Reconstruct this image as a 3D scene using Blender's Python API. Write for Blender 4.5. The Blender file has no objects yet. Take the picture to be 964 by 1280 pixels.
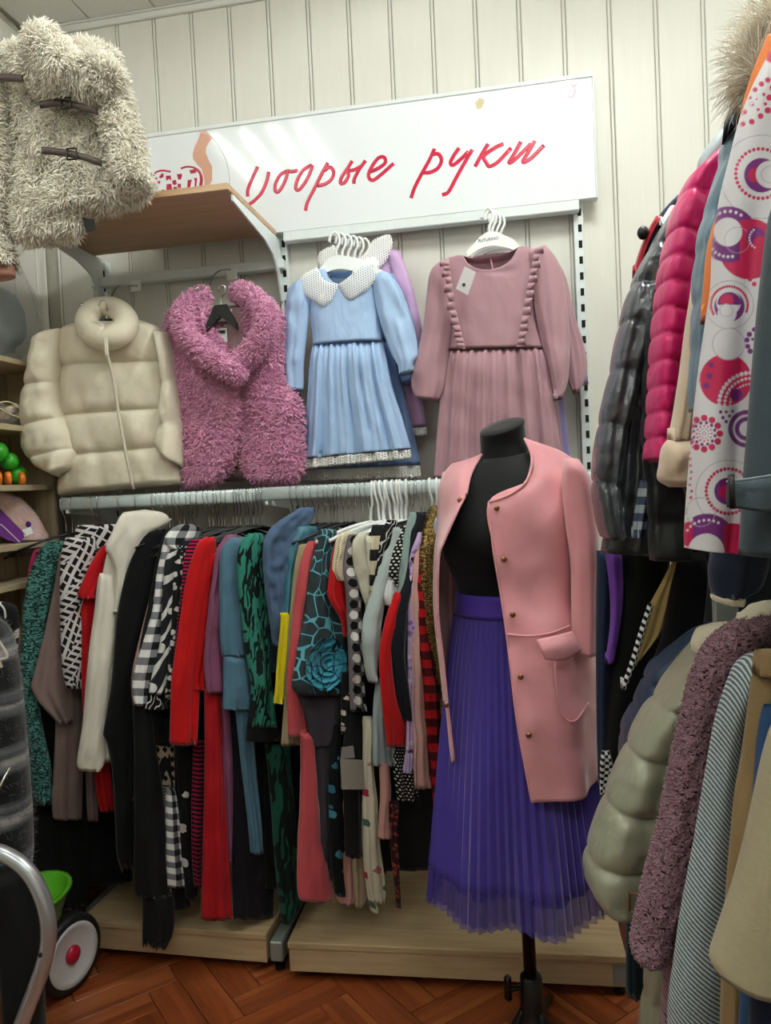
import bpy, math, random
import numpy as np
from mathutils import Vector, Matrix
from mathutils.geometry import tessellate_polygon
R = math.radians
rng = np.random.default_rng(7)
random.seed(7)
SC = bpy.context.scene
COL = SC.collection

# ------------------------------------------------------------ camera (frame 964 x 1280)
FPX, YAW, PITCH, ROLL = 963.934, .1823415, -.0334874, -.0467417
CAM = np.array([0.0, -2.58, 1.42])
_cy, _sy = math.cos(YAW), math.sin(YAW)
CW = np.array([-_sy*math.cos(PITCH), _cy*math.cos(PITCH), math.sin(PITCH)])
_r0 = np.array([_cy, _sy, 0.0]); _u0 = np.cross(_r0, CW)
CR = _r0*math.cos(ROLL)+_u0*math.sin(ROLL)
CU = -_r0*math.sin(ROLL)+_u0*math.cos(ROLL)
cd = bpy.data.cameras.new('camera'); cam = bpy.data.objects.new('camera', cd); COL.objects.link(cam)
cam.matrix_world = Matrix(((CR[0], CU[0], -CW[0], CAM[0]), (CR[1], CU[1], -CW[1], CAM[1]), (CR[2], CU[2], -CW[2], CAM[2]), (0, 0, 0, 1)))
cd.sensor_fit = 'VERTICAL'; cd.sensor_height = 36; cd.lens = FPX/1280*36; cd.clip_start = .02
SC.camera = cam

# ------------------------------------------------------------ world, exposure
wd = bpy.data.worlds.new('world'); SC.world = wd; wd.use_nodes = True
wd.node_tree.nodes['Background'].inputs[0].default_value = (.9, .95, 1, 1)
wd.node_tree.nodes['Background'].inputs[1].default_value = .08
SC.view_settings.view_transform = 'Standard'; SC.view_settings.look = 'None'
SC.view_settings.gamma = 1; SC.view_settings.use_curve_mapping = False
SC.view_settings.exposure = 0.0
SC.cycles.transparent_max_bounces = 24
ROOM_L, ROOM_R, ROOM_B, ROOM_H = -1.72, 1.0, -4.4, 3.12
TUBES = [(.30, -1.10, 102.0), (-1.15, -1.30, 28.0), (.30, -3.1, 66.0), (-1.05, -3.1, 50.0)]   # ceiling fixtures: x, y, tube radiance; last two unseen, added for front fill

# ------------------------------------------------------------ helpers: pixel -> point on a real plane
def ray(px, py): return CW + CR*((px-482)/FPX) - CU*((py-640)/FPX)
class Pl:
    """vertical plane through p0 whose horizontal direction makes the angle phi with the back wall; n looks into the room"""
    def __init__(s, p0, phi=0.0):
        s.p0 = np.array(p0, float); s.h = np.array([math.cos(phi), math.sin(phi), 0]); s.n = np.array([math.sin(phi), -math.cos(phi), 0])
    def at(s, px, py):
        v = ray(px, py); return CAM + v*(np.dot(s.p0-CAM, s.n)/np.dot(v, s.n))
def at(px, py, Y):
    v = ray(px, py); return CAM + v*((Y-CAM[1])/v[1])
def atx(px, py, X):
    v = ray(px, py); return CAM + v*((X-CAM[0])/v[0])
def atz(px, py, Z):
    v = ray(px, py); return CAM + v*((Z-CAM[2])/v[2])
def yplane(Y): return Pl((0, Y, 0), 0.0)

# ------------------------------------------------------------ helpers: objects
def tag(o, label, cat, group=None):
    o['label'] = label; o['category'] = cat
    if group: o['group'] = group
    return o
def struct(o): o['kind'] = 'structure'; return o
def empty(name, loc=(0, 0, 0), label=None, cat=None, group=None):
    o = bpy.data.objects.new(name, None); COL.objects.link(o); o.location = loc; o.empty_display_size = .05
    if label: tag(o, label, cat, group)
    return o
def link(name, me, parent=None):
    o = bpy.data.objects.new(name, me); COL.objects.link(o)
    if parent is not None:
        o.parent = parent; o.matrix_parent_inverse = Matrix.Translation(-Vector(parent.location)) if parent.type == 'EMPTY' or tuple(parent.location) != (0, 0, 0) else Matrix.Identity(4)
    return o
def build(name, V, faces, mat, parent=None, uv=None, smooth=True, col=None, mats=None, midx=None):
    """faces: list of integer arrays (n,3) or (n,4)"""
    V = np.asarray(V, np.float32); me = bpy.data.meshes.new(name)
    faces = [np.asarray(f, np.int32) for f in faces if len(f)]
    lv = np.concatenate([f.ravel() for f in faces]); ln = np.concatenate([np.full(len(f), f.shape[1], np.int32) for f in faces])
    me.vertices.add(len(V)); me.vertices.foreach_set('co', V.ravel())
    me.loops.add(len(lv)); me.loops.foreach_set('vertex_index', lv)
    me.polygons.add(len(ln)); st = np.concatenate([[0], np.cumsum(ln)[:-1]]).astype(np.int32)
    me.polygons.foreach_set('loop_start', st); me.polygons.foreach_set('loop_total', ln)
    me.polygons.foreach_set('use_smooth', np.full(len(ln), bool(smooth)))
    if uv is not None:
        l = me.uv_layers.new(name='UVMap'); l.data.foreach_set('uv', np.asarray(uv, np.float32)[lv].ravel())
    if col is not None:
        a = me.color_attributes.new('print', 'FLOAT_COLOR', 'POINT'); a.data.foreach_set('color', np.asarray(col, np.float32).ravel())
    for m in (mats or [mat]): me.materials.append(m)
    if midx is not None: me.polygons.foreach_set('material_index', np.asarray(midx, np.int32))
    me.update(calc_edges=True); me.validate()
    return link(name, me, parent)

class MB:
    """collects simple solids into one mesh"""
    def __init__(s): s.V = []; s.Q = []; s.T = []; s.n = 0
    def add(s, V, Q=(), T=()):
        V = np.asarray(V, float).reshape(-1, 3); s.V.append(V)
        if len(Q): s.Q.append(np.asarray(Q, int).reshape(-1, 4)+s.n)
        if len(T): s.T.append(np.asarray(T, int).reshape(-1, 3)+s.n)
        s.n += len(V); return s
    def box(s, a, b, bev=0.0, M=None):
        a, b = np.asarray(a, float), np.asarray(b, float); a, b_ = np.minimum(a, b), np.maximum(a, b)
        c = (a+b_)/2; h = (b_-a)/2
        if bev <= 0:
            V = np.array([[x, y, z] for x in (-1, 1) for y in (-1, 1) for z in (-1, 1)])*h + c
            Q = [[0, 1, 3, 2], [4, 6, 7, 5], [0, 4, 5, 1], [2, 3, 7, 6], [0, 2, 6, 4], [1, 5, 7, 3]]; T = []
        else:
            bev = min(bev, h.min()*.95); V = []; 
            for sx in (-1, 1):
                for sy in (-1, 1):
                    for sz in (-1, 1):
                        sg = np.array([sx, sy, sz])
                        for k in range(3):
                            p = h-bev; p[k] = h[k]; V.append(sg*p)
            V = np.array(V)+c
            def i(sx, sy, sz, k): return ((sx > 0)*4+(sy > 0)*2+(sz > 0))*3+k
            Q = []; T = []
            for k in range(3):
                o = [j for j in range(3) if j != k]
                for sg in (-1, 1):
                    f = []
                    for (p, q) in ((-1, -1), (1, -1), (1, 1), (-1, 1)):
                        v = [0, 0, 0]; v[k] = sg; v[o[0]] = p; v[o[1]] = q; f.append(i(*v, k))
                    Q.append(f if (sg > 0) != (k == 1) else f[::-1])
                for p in (-1, 1):
                    for q in (-1, 1):
                        v = [0, 0, 0]; v[o[0]] = p; v[o[1]] = q
                        v0 = v[:]; v0[k] = -1; v1 = v[:]; v1[k] = 1
                        f = [i(*v0, o[0]), i(*v1, o[0]), i(*v1, o[1]), i(*v0, o[1])]
                        Q.append(f if (p*q > 0) == (k != 1) else f[::-1])
            for sx in (-1, 1):
                for sy in (-1, 1):
                    for sz in (-1, 1):
                        f = [i(sx, sy, sz, k) for k in range(3)]; T.append(f if sx*sy*sz > 0 else f[::-1])
        if M is not None: V = V @ np.array(M)[:3, :3].T + np.array(M)[:3, 3]
        return s.add(V, Q, T)
    def tube(s, pts, r, segs=8, caps=True, flat=1.0):
        P = np.asarray(pts, float); n = len(P); r = np.broadcast_to(np.asarray(r, float), (n,))
        t = np.gradient(P, axis=0); t /= np.linalg.norm(t, axis=1)[:, None]+1e-12
        a = np.array([0, 0, 1.0]) if abs(t[0][2]) < .9 else np.array([1.0, 0, 0])
        V = []; u = np.cross(t[0], a); u /= np.linalg.norm(u)
        th = np.arange(segs)*2*math.pi/segs
        for i in range(n):
            u = u - t[i]*np.dot(u, t[i]); u /= np.linalg.norm(u); w = np.cross(t[i], u)
            V.append(P[i]+r[i]*(np.cos(th)[:, None]*u+flat*np.sin(th)[:, None]*w))
        V = np.concatenate(V); Q = ringq(n, segs); T = []
        if caps:
            V = np.vstack([V, P[0], P[-1]]); b = n*segs
            for j in range(segs):
                T.append([b, (j+1) % segs, j]); T.append([b+1, (n-1)*segs+j, (n-1)*segs+(j+1) % segs])
        return s.add(V, Q, T)
    def lathe(s, prof, segs=24, M=None, cap=True):
        """prof: (r, z) pairs, turned about z"""
        th = np.arange(segs)*2*math.pi/segs; V = []
        for r, z in prof: V.append(np.stack([r*np.cos(th), r*np.sin(th), np.full(segs, z)], 1))
        V = np.concatenate(V); Q = ringq(len(prof), segs)
        T = []
        for e, r in ((0, prof[0][0]), (len(prof)-1, prof[-1][0])):
            if r > 1e-6 and cap:
                b = len(V); V = np.vstack([V, [0, 0, prof[e][1]]])
                for j in range(segs):
                    f = [b, e*segs+(j+1) % segs, e*segs+j]; T.append(f if e == 0 else f[::-1])
        if M is not None: V = V @ np.array(M)[:3, :3].T + np.array(M)[:3, 3]
        return s.add(V, Q, T)
    def ball(s, c, r, seg=12, rings=8, M=None):
        pr = [(max(1e-7, math.sin(math.pi*i/rings)), -math.cos(math.pi*i/rings)) for i in range(rings+1)]
        r = np.broadcast_to(np.asarray(r, float), (3,))
        A = np.eye(4); A[:3, :3] = np.diag(r); A[:3, 3] = c
        if M is not None: A[:3, :3] = np.array(M)[:3, :3] @ A[:3, :3]
        return s.lathe(pr, seg, A)
    def poly(s, P, n, th):
        """flat plate: outline P (k,3) extruded by th along n"""
        P = np.asarray(P, float); k = len(P); n = np.asarray(n, float)
        V = np.vstack([P, P+n*th]); Q = [[j, (j+1) % k, k+(j+1) % k, k+j] for j in range(k)]
        tr = [list(t) for t in tessellate_polygon([[Vector(p) for p in P]])]
        return s.add(V, Q, tr+[[k+a, k+c, k+b] for a, b, c in tr])
    def get(s):
        return np.concatenate(s.V), ([np.concatenate(s.Q)] if s.Q else [])+([np.concatenate(s.T)] if s.T else [])
    def build(s, name, mat, parent=None, smooth=False, uv=None):
        V, F = s.get(); o = build(name, V, F, mat, parent, smooth=smooth, uv=uv)
        if smooth == 'auto': pass
        return o
def ringq(n, m, wrap=True):
    i = np.arange(n-1)[:, None]; j = np.arange(m if wrap else m-1)[None, :]; j2 = (j+1) % m
    return np.stack([i*m+j, i*m+j2, (i+1)*m+j2, (i+1)*m+j], -1).reshape(-1, 4)
def catmull(P, t):
    """rows of P sampled at parameters t in [0, len-1]"""
    P = np.asarray(P, float); n = len(P); t = np.asarray(t, float)
    if n == 1: return np.repeat(P, len(t), 0)
    i = np.clip(np.floor(t).astype(int), 0, n-2); f = (t-i).reshape((-1,)+(1,)*(P.ndim-1))
    Q = np.concatenate([2*P[:1]-P[1:2], P, 2*P[-1:]-P[-2:-1]])
    a, b, c, d = Q[i], Q[i+1], Q[i+2], Q[i+3]
    return .5*(2*b+(c-a)*f+(2*a-5*b+4*c-d)*f**2+(3*b-a-3*c+d)*f**3)
def spline(pts, n): return catmull(np.asarray(pts, float), np.linspace(0, len(pts)-1, n))
_W = {}
def wob(P, f, seed=0):
    """smooth pseudo noise in about [-1, 1]; P (..., 3), f in cycles per metre"""
    if seed not in _W:
        g = np.random.default_rng(seed+100); d = g.normal(size=(9, 3)); d /= np.linalg.norm(d, axis=1)[:, None]
        _W[seed] = (d*g.uniform(.5, 1.5, (9, 1)), g.uniform(0, 6.28, 9))
    d, p = _W[seed]; q = P @ (d.T*f*6.28) + p
    q = q + .8*np.roll(np.sin(q*.7), 1, -1)
    return np.sin(q).sum(-1)/4.2
def orth(n):
    n = np.asarray(n, float); a = np.array([0, 0, 1.0]) if abs(n[2]) < .9 else np.array([1.0, 0, 0])
    u = np.cross(a, n); u /= np.linalg.norm(u); return u, np.cross(n, u)

# ------------------------------------------------------------ cloth: slab (two-sided padded panel), patch (thick sheet), arm tube
def slab(name, rows, pl, mat, parent=None, T=.03, nu=16, nv=40, k=2.4, folds=(), seams=(), puff=.55, wr=(), round_top=.03, ext=0.0, back=.5, hem=True, edge=.0, clip=None, jag=0.0, off=0.0, rt_bot=0.0, uvo=(0, 0), topcut=None, rise=0.0):
    """rows, top to bottom: (y,l,r) or (lx,ly,rx,ry[,forward offset[,thickness]]) in picture units on plane pl.
    folds: (count, amplitude, growth, phase, drift); seams: fractions of the length that are stitched; wr: (amplitude, frequency, seed)"""
    L, Rr, O, TT = [], [], [], []
    for q in rows:
        if len(q) == 3: q = (q[1], q[0], q[2], q[0])
        a = pl.at(q[0], q[1]); b = pl.at(q[2], q[3])
        L.append(a); Rr.append(b+pl.h*ext); O.append(q[4] if len(q) > 4 else 0); TT.append(q[5] if len(q) > 5 else T)
    A = np.concatenate([np.array(L), np.array(Rr), np.array(O, float)[:, None], np.array(TT, float)[:, None]], 1)
    fine = catmull(A, np.linspace(0, len(A)-1, 200)); mid = (fine[:, :3]+fine[:, 3:6])/2
    s = np.concatenate([[0], np.cumsum(np.linalg.norm(np.diff(mid, axis=0), axis=1))]); LEN = s[-1]
    tt = np.linspace(0, 1, nv)
    if round_top: tt = tt**1.15
    B = np.stack([np.interp(tt*LEN, s, fine[:, c]) for c in range(8)], 1)
    l, r, o, th = B[:, None, :3], B[:, None, 3:6], B[:, 6], np.maximum(B[:, 7], .002)
    v = tt*LEN
    if rise: r = r+np.array([0, 0, 1.0])*(rise*np.clip(1-v/.25, 0, 1)**2)[:, None, None]
    g = np.ones(nv)
    if round_top: g *= np.sqrt(np.clip(1-(1-np.clip(v/round_top, 0, 1))**2, .004, 1))
    if rt_bot: g *= np.sqrt(np.clip(1-(1-np.clip((LEN-v)/rt_bot, 0, 1))**2, .02, 1))
    if len(seams):
        sm = np.concatenate([[-.02], np.asarray(seams, float), [1.02]]); kk = np.clip(np.searchsorted(sm, tt)-1, 0, len(sm)-2)
        ph = (tt-sm[kk])/(sm[kk+1]-sm[kk]); sq = (1-np.clip(1-np.abs(2*ph-1)**3.2, 0, 1)**.5)[:, None, None]*.0042*pl.h; l = l+sq; r = r-sq; g *= (1-puff)+puff*np.clip(1-np.abs(2*ph-1)**3.2, 0, 1)**.5
    u = .5-.5*np.cos(np.pi*np.linspace(0, 1, nu)) if k < 3 else np.linspace(0, 1, nu)
    prof = np.clip(1-np.abs(2*u-1)**k, 0, 1)**.5
    W = np.linalg.norm(B[:, 3:6]-B[:, :3], axis=1)
    base = l+(r-l)*u[None, :, None]
    F = np.zeros((nv, nu))
    for (cnt, amp, gr, phs, dr) in folds:
        F += amp*(np.clip(tt, .02, 1)**gr)[:, None]*np.sin(6.283*(cnt*u[None, :]+phs+dr*tt[:, None]*np.sin(5*u[None, :]+phs*9)))*np.clip(prof[None, :]*1.3, 0, 1)
    edgef = np.clip(prof*1.6, 0, 1)[None, :]
    for (amp, fr, sd) in wr: F += amp*wob(base*np.array([1, 1, .6]), fr, sd)*edgef
    front = base + pl.n*((o[:, None]+off+(th*g)[:, None]*prof[None, :]*(1-back))+F)[..., None]
    bk = base + pl.n*((o[:, None]+off-(th*g)[:, None]*prof[None, :]*back)+F*.5)[..., None]
    if topcut:
        u0, u1, df, db, fade = topcut
        bp = np.clip(1-((u-(u0+u1)/2)/((u1-u0)/2))**2, 0, 1)**.6; fd = np.clip(1-v/fade, 0, 1)[:, None]
        front[..., 2] -= df*bp[None, :]*fd; bk[..., 2] -= db*bp[None, :]*fd
    if jag:
        jz = jag*np.abs(np.random.default_rng(len(name)).normal(size=nu)); front[-1, :, 2] -= jz; bk[-1, :, 2] -= jz
    # ring: front 0..nu-1 then back nu-2..1
    ring = np.concatenate([front, bk[:, -2:0:-1]], 1); m = ring.shape[1]
    uvu = np.concatenate([np.broadcast_to(u, (nv, nu)), np.broadcast_to(u[-2:0:-1], (nv, nu-2))], 1)*W.mean()
    uv = np.stack([uvu+uvo[0], np.broadcast_to(-v[:, None], uvu.shape)+uvo[1]], -1)
    V = ring.reshape(-1, 3); UV = uv.reshape(-1, 2); Q = [ringq(nv, m)]; n0 = len(V)
    if hem:
        c = ring[-1].mean(0); inn = c+(ring[-1]-c)*np.array([.93, .6, .93]); inn[:, 2] += .02
        V = np.vstack([V, inn, inn.mean(0)]); UV = np.vstack([UV, uv[-1], uv[-1].mean(0)])
        Q.append(ringq(2, m)+(nv-1)*m)
        T = [[n0+m, n0+j, n0+(j+1) % m] for j in range(m)]
    else: T = []
    b = len(V); V = np.vstack([V, ring[0].mean(0)]); UV = np.vstack([UV, uv[0].mean(0)])
    if not topcut: T += [[b, (j+1) % m, j] for j in range(m)]
    return build(name, V, [f[:, ::-1] for f in Q+([np.array(T)] if len(T) else [])], mat, parent, uv=UV)

def patch(name, G, mat, parent=None, nu=30, nv=30, th=.004, folds=None, n=None, thick=True, uvscale=1.0, raw=False):
    """G: control grid (rows, cols, 3) of points; smooth sheet through them, given a thickness"""
    G = np.asarray(G, float); a = catmull(G, np.linspace(0, G.shape[0]-1, nv)); a = np.swapaxes(catmull(np.swapaxes(a, 0, 1), np.linspace(0, G.shape[1]-1, nu)), 0, 1)
    du = np.gradient(a, axis=1); dv = np.gradient(a, axis=0); N = np.cross(dv, du); N /= np.linalg.norm(N, axis=2)[..., None]+1e-9
    U = np.concatenate([np.zeros((nv, 1)), np.cumsum(np.linalg.norm(np.diff(a, axis=1), axis=2), 1)], 1).mean(0)
    Vv = np.concatenate([np.zeros((1, nu)), np.cumsum(np.linalg.norm(np.diff(a, axis=0), axis=2), 0)], 0).mean(1)
    if folds is not None: a = a+N*folds(np.linspace(0, 1, nu)[None, :], np.linspace(0, 1, nv)[:, None], a)[..., None]
    uv = np.stack(np.broadcast_arrays(U[None, :], -Vv[:, None]), -1)
    return sheet(name, a, N, uv, mat, parent, th)
def sheet(name, a, N, uv, mat, parent, th, col=None):
    nv, nu = a.shape[:2]
    V = np.concatenate([(a+N*th/2).reshape(-1, 3), (a-N*th/2).reshape(-1, 3)]); q = ringq(nv, nu, False); M = nv*nu
    bd = np.concatenate([np.arange(nu), np.arange(1, nv)*nu+nu-1, (nv-1)*nu+np.arange(nu-2, -1, -1), np.arange(nv-2, 0, -1)*nu])
    b2 = np.roll(bd, -1); side = np.stack([bd, bd+M, b2+M, b2], -1)
    UV = np.concatenate([uv.reshape(-1, 2)]*2)
    if col is not None: col = np.concatenate([col.reshape(-1, 4)]*2)
    return build(name, V, [q[:, ::-1], q+M, side[:, ::-1]], mat, parent, uv=UV, col=col)

def tufts(name, src, mat, parent, count, length, width, seed=1, curl=.6, down=.4, var=.4, seg=3, clump=0.0, keep=None, spread=1.0):
    """fur: count tapered three-sided locks rooted on the surface of mesh object src, joined into one mesh"""
    me = src.data; me.calc_loop_triangles(); nt = len(me.loop_triangles)
    tr = np.empty(nt*3, np.int32); me.loop_triangles.foreach_get('vertices', tr); tr = tr.reshape(-1, 3)
    co = np.empty(len(me.vertices)*3, np.float32); me.vertices.foreach_get('co', co); co = co.reshape(-1, 3).astype(float)
    vn = np.empty(len(me.vertices)*3, np.float32); me.vertex_normals.foreach_get('vector', vn); vn = vn.reshape(-1, 3)
    g = np.random.default_rng(seed); A, B, C = co[tr[:, 0]], co[tr[:, 1]], co[tr[:, 2]]
    ar = np.linalg.norm(np.cross(B-A, C-A), axis=1); ix = g.choice(nt, count, p=ar/ar.sum())
    w = g.dirichlet((1, 1, 1), count); P = A[ix]*w[:, :1]+B[ix]*w[:, 1:2]+C[ix]*w[:, 2:]
    N = (vn[tr[ix, 0]]*w[:, :1]+vn[tr[ix, 1]]*w[:, 1:2]+vn[tr[ix, 2]]*w[:, 2:]); N /= np.linalg.norm(N, axis=1)[:, None]+1e-9
    if keep is not None: kp = keep(P, N); P, N = P[kp], N[kp]; count = len(P)
    D = g.normal(size=(count, 3))*curl
    if clump: D = D*.5+np.stack([wob(P, clump, s+seed) for s in (11, 12, 13)], 1)*curl*1.3
    D[:, 2] -= down
    ln = length*(1+var*g.normal(size=count).clip(-1.5, 1.5))
    V = []; d = N*spread+D*.25; pos = P.copy(); step = (ln/seg)[:, None]
    th0 = g.uniform(0, 6.28, count)
    for s in range(seg+1):
        d = d/(np.linalg.norm(d, axis=1)[:, None]+1e-9)
        a = np.cross(d, np.stack([np.cos(th0), np.sin(th0), .3*np.ones(count)], 1)); a /= np.linalg.norm(a, axis=1)[:, None]+1e-9; b = np.cross(d, a)
        wd_ = width*(1.0, .95, .7, .4, .2)[s] if s < seg else 0
        if s == seg: V.append(pos[:, None, :])
        else:
            V.append(np.stack([pos+wd_*(math.cos(x)*a+math.sin(x)*b) for x in (0, 2.094, 4.189)], 1))
        pos = pos+d*step; d = d+D*.55
    nvp = seg*3+1; VV = np.concatenate(V, 1).reshape(-1, 3)
    q = []; 
    for s in range(seg-1):
        for j in range(3): q.append([s*3+j, s*3+(j+1) % 3, s*3+3+(j+1) % 3, s*3+3+j])
    t = [[(seg-1)*3+j, (seg-1)*3+(j+1) % 3, seg*3] for j in range(3)]
    o = (np.arange(count)*nvp)[:, None, None]
    ob = build(name, VV, [(np.array(q)[None]+o).reshape(-1, 4), (np.array(t)[None]+o).reshape(-1, 3)], mat, parent)
    ob['kind'] = 'stuff'; return ob

# ------------------------------------------------------------ materials
def lin(h):
    if not isinstance(h, str): return tuple(h)+(1,) if len(h) == 3 else tuple(h)
    h = h.lstrip('#'); c = [int(h[i:i+2], 16)/255 for i in (0, 2, 4)]
    return tuple((x/12.92 if x <= .04045 else ((x+.055)/1.055)**2.4) for x in c)+(1,)
class G:
    def __init__(s, name, rough=.8, spec=.3, sheen=0.0, metal=0.0):
        s.m = bpy.data.materials.new(name); s.m.use_nodes = True; s.t = s.m.node_tree; s.b = s.t.nodes['Principled BSDF']
        s.b.inputs['Roughness'].default_value = rough; s.b.inputs['Specular IOR Level'].default_value = spec; s.b.inputs['Metallic'].default_value = metal
        if sheen: s.b.inputs['Sheen Weight'].default_value = sheen; s.b.inputs['Sheen Roughness'].default_value = .4
        s.tc = None
    def new(s, ty, **kw):
        n = s.t.nodes.new('ShaderNode'+ty)
        for k, v in kw.items(): setattr(n, k, v)
        return n
    def put(s, sock, v):
        if v is None: return
        if hasattr(v, 'links'): s.t.links.new(v, sock)
        else: sock.default_value = v
    def co(s, which='UV'):
        if s.tc is None: s.tc = s.new('TexCoord')
        return s.tc.outputs[which]
    def math(s, op, a, b=0.0, c=0.0):
        n = s.new('Math', operation=op)
        for i, v in enumerate((a, b, c)): s.put(n.inputs[i], v)
        return n.outputs[0]
    def xyz(s, v):
        n = s.new('SeparateXYZ'); s.put(n.inputs[0], v); return n.outputs
    def comb(s, x, y, z=0.0):
        n = s.new('CombineXYZ'); s.put(n.inputs[0], x); s.put(n.inputs[1], y); s.put(n.inputs[2], z); return n.outputs[0]
    def mapv(s, v, scale=(1, 1, 1), rot=(0, 0, 0), loc=(0, 0, 0)):
        n = s.new('Mapping'); s.put(n.inputs[0], v); n.inputs['Location'].default_value = loc; n.inputs['Rotation'].default_value = rot; n.inputs['Scale'].default_value = scale; return n.outputs[0]
    def noise(s, v, scale, detail=3, rough=.5, out=0, dist=0.0):
        n = s.new('TexNoise'); s.put(n.inputs['Vector'], v); n.inputs['Scale'].default_value = scale; n.inputs['Detail'].default_value = detail; n.inputs['Roughness'].default_value = rough; n.inputs['Distortion'].default_value = dist; return n.outputs[out]
    def vor(s, v, scale, feature='F1', out=0, rnd=1.0):
        n = s.new('TexVoronoi', feature=feature); s.put(n.inputs['Vector'], v); n.inputs['Scale'].default_value = scale; n.inputs['Randomness'].default_value = rnd; return n.outputs[out]
    def wave(s, v, scale, dist=0.0, ds=1.0, detail=2, dirn='X', prof='SIN'):
        n = s.new('TexWave', bands_direction=dirn, wave_profile=prof); s.put(n.inputs['Vector'], v); n.inputs['Scale'].default_value = scale; n.inputs['Distortion'].default_value = dist; n.inputs['Detail Scale'].default_value = ds; n.inputs['Detail'].default_value = detail; return n.outputs['Fac']
    def mix(s, f, a, b, mode='MIX'):
        n = s.new('Mix', data_type='RGBA', blend_type=mode); s.put(n.inputs[0], f); s.put(n.inputs[6], lin(a) if isinstance(a, (str, tuple)) else a); s.put(n.inputs[7], lin(b) if isinstance(b, (str, tuple)) else b); return n.outputs[2]
    def ramp(s, f, stops, interp='LINEAR'):
        n = s.new('ValToRGB'); n.color_ramp.interpolation = interp; e = n.color_ramp.elements
        for i, (p, c) in enumerate(stops):
            x = e[i] if i < 2 else e.new(p)
            x.position = p; x.color = lin(c)
        s.put(n.inputs[0], f); return n.outputs[0]
    def gt(s, a, b): return s.math('GREATER_THAN', a, b)
    def lt(s, a, b): return s.math('LESS_THAN', a, b)
    def color(s, c): s.put(s.b.inputs['Base Color'], lin(c) if isinstance(c, (str, tuple)) else c); return s
    def bump(s, h, strength=.3, dist=.002):
        n = s.new('Bump'); n.inputs['Strength'].default_value = strength; n.inputs['Distance'].default_value = dist; s.put(n.inputs['Height'], h)
        if s.b.inputs['Normal'].links: s.t.links.new(s.b.inputs['Normal'].links[0].from_socket, n.inputs['Normal'])
        s.t.links.new(n.outputs[0], s.b.inputs['Normal']); return s
def weave(g, k=1.0, scale=900):
    uv = g.co('UV'); h = g.noise(uv, scale, 2); g.bump(h, .25*k, .0015); return g
def folds_bump(g, k=.4, scale=14, dist=.012):
    g.bump(g.noise(g.mapv(g.co('Object'), (1, 1, .45)), scale, 2, .5, dist=.6), k, dist); return g
def cloth(name, c, rough=.85, sheen=.15, var=.10, fold=.35, k=1.0, spec=.2, scale=14):
    g = G(name, rough, spec, sheen); uv = g.co('UV')
    n = g.noise(uv, 260, 3, .6); x = lin(c); d = tuple(max(0, v*(1-var*1.6)) for v in x[:3]); l = tuple(min(1, v*(1+var)) for v in x[:3])
    g.color(g.mix(n, d, l))
    if fold: folds_bump(g, fold, scale)
    weave(g, k); return g.m
def plain(name, c, rough=.5, metal=0.0, spec=.5, bump=0.0, bs=60):
    g = G(name, rough, spec, 0, metal)
    n = g.noise(g.co('Object'), bs, 3); x = lin(c)
    g.color(g.mix(n, tuple(v*.94 for v in x[:3]), tuple(min(1, v*1.05) for v in x[:3])))
    if bump: g.bump(n, bump, .002)
    return g.m
def wood(name, c1, c2, axis=0, rough=.55, scale=1.0):
    g = G(name, rough, .35); sc = [14*scale]*3; sc[axis] = 1.2*scale
    v = g.mapv(g.co('Object'), sc); n = g.noise(v, 2.2, 6, .62, dist=1.2); w = g.noise(v, 9, 3, .5)
    g.color(g.mix(g.math('MULTIPLY', w, .35), g.ramp(n, [(.32, c2), (.62, c1)]), c2)); g.bump(n, .08, .001); return g.m

# ------------------------------------------------------------ setting materials
def m_panel():
    g = G('wall_panel_white', .38, .4); o = g.co('Object')
    n = g.noise(g.mapv(o, (20, 20, .9)), 2.0, 4, .55, dist=2.2); w = g.wave(g.mapv(o, (9, 9, .55)), 3.0, 5, 1.5, 3)
    g.color(g.mix(g.math('MULTIPLY', n, .8), '#dfddd4', '#d3d0c6')); g.bump(n, .12, .002); return g.m
M_PANEL = m_panel()
M_WHITE = plain('white_ceiling', '#d9d9d4', .7, bump=.05)
M_GAP = plain('panel_gap', '#b0ad9f', .8)
M_METAL = plain('white_powder_coat', '#dfe6e4', .35, 0, .5)
M_GREYMETAL = plain('grey_powder_coat', '#8d938f', .4, .3)
M_CHROME = plain('chrome', '#c9cccb', .15, 1.0)
M_RAIL = plain('pale_enamel', '#d5e2e2', .22, 0, .6)
M_BLACK = plain('black_plastic', '#0c0d0e', .4, 0, .4)
M_DARK = plain('slot_black', '#050505', .9)
M_OAK = wood('light_oak_laminate', '#bda582', '#a38b66', 0)
M_OAKV = wood('light_oak_upright', '#a8967a', '#917e61', 2)
M_OAKY = wood('light_oak_board', '#b7a88d', '#a0906f', 1)
M_SHELF = wood('beech_shelf', '#c8a98a', '#b8946f', 0, .45)
def m_floor():
    g = G('parquet', .32, .4); oi = g.new('ObjectInfo'); o = g.co('Object')
    v = g.mapv(o, (3, 40, 3)); n = g.noise(v, 2.5, 6, .65, dist=.8)
    st = g.math('FLOOR', g.math('MULTIPLY', g.xyz(o)[1], 44.0)); wn = g.new('TexWhiteNoise', noise_dimensions='2D'); g.put(wn.inputs['Vector'], g.comb(st, oi.outputs['Random']))
    base = g.ramp(wn.outputs['Value'], [(.0, '#5e2812'), (.5, '#8a4220'), (1.0, '#b0683a')])
    g.color(g.mix(.45, base, g.ramp(n, [(.3, '#54200e'), (.7, '#a0552c')]))); g.bump(n, .06, .001); return g.m
M_FLOOR = m_floor()

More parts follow.
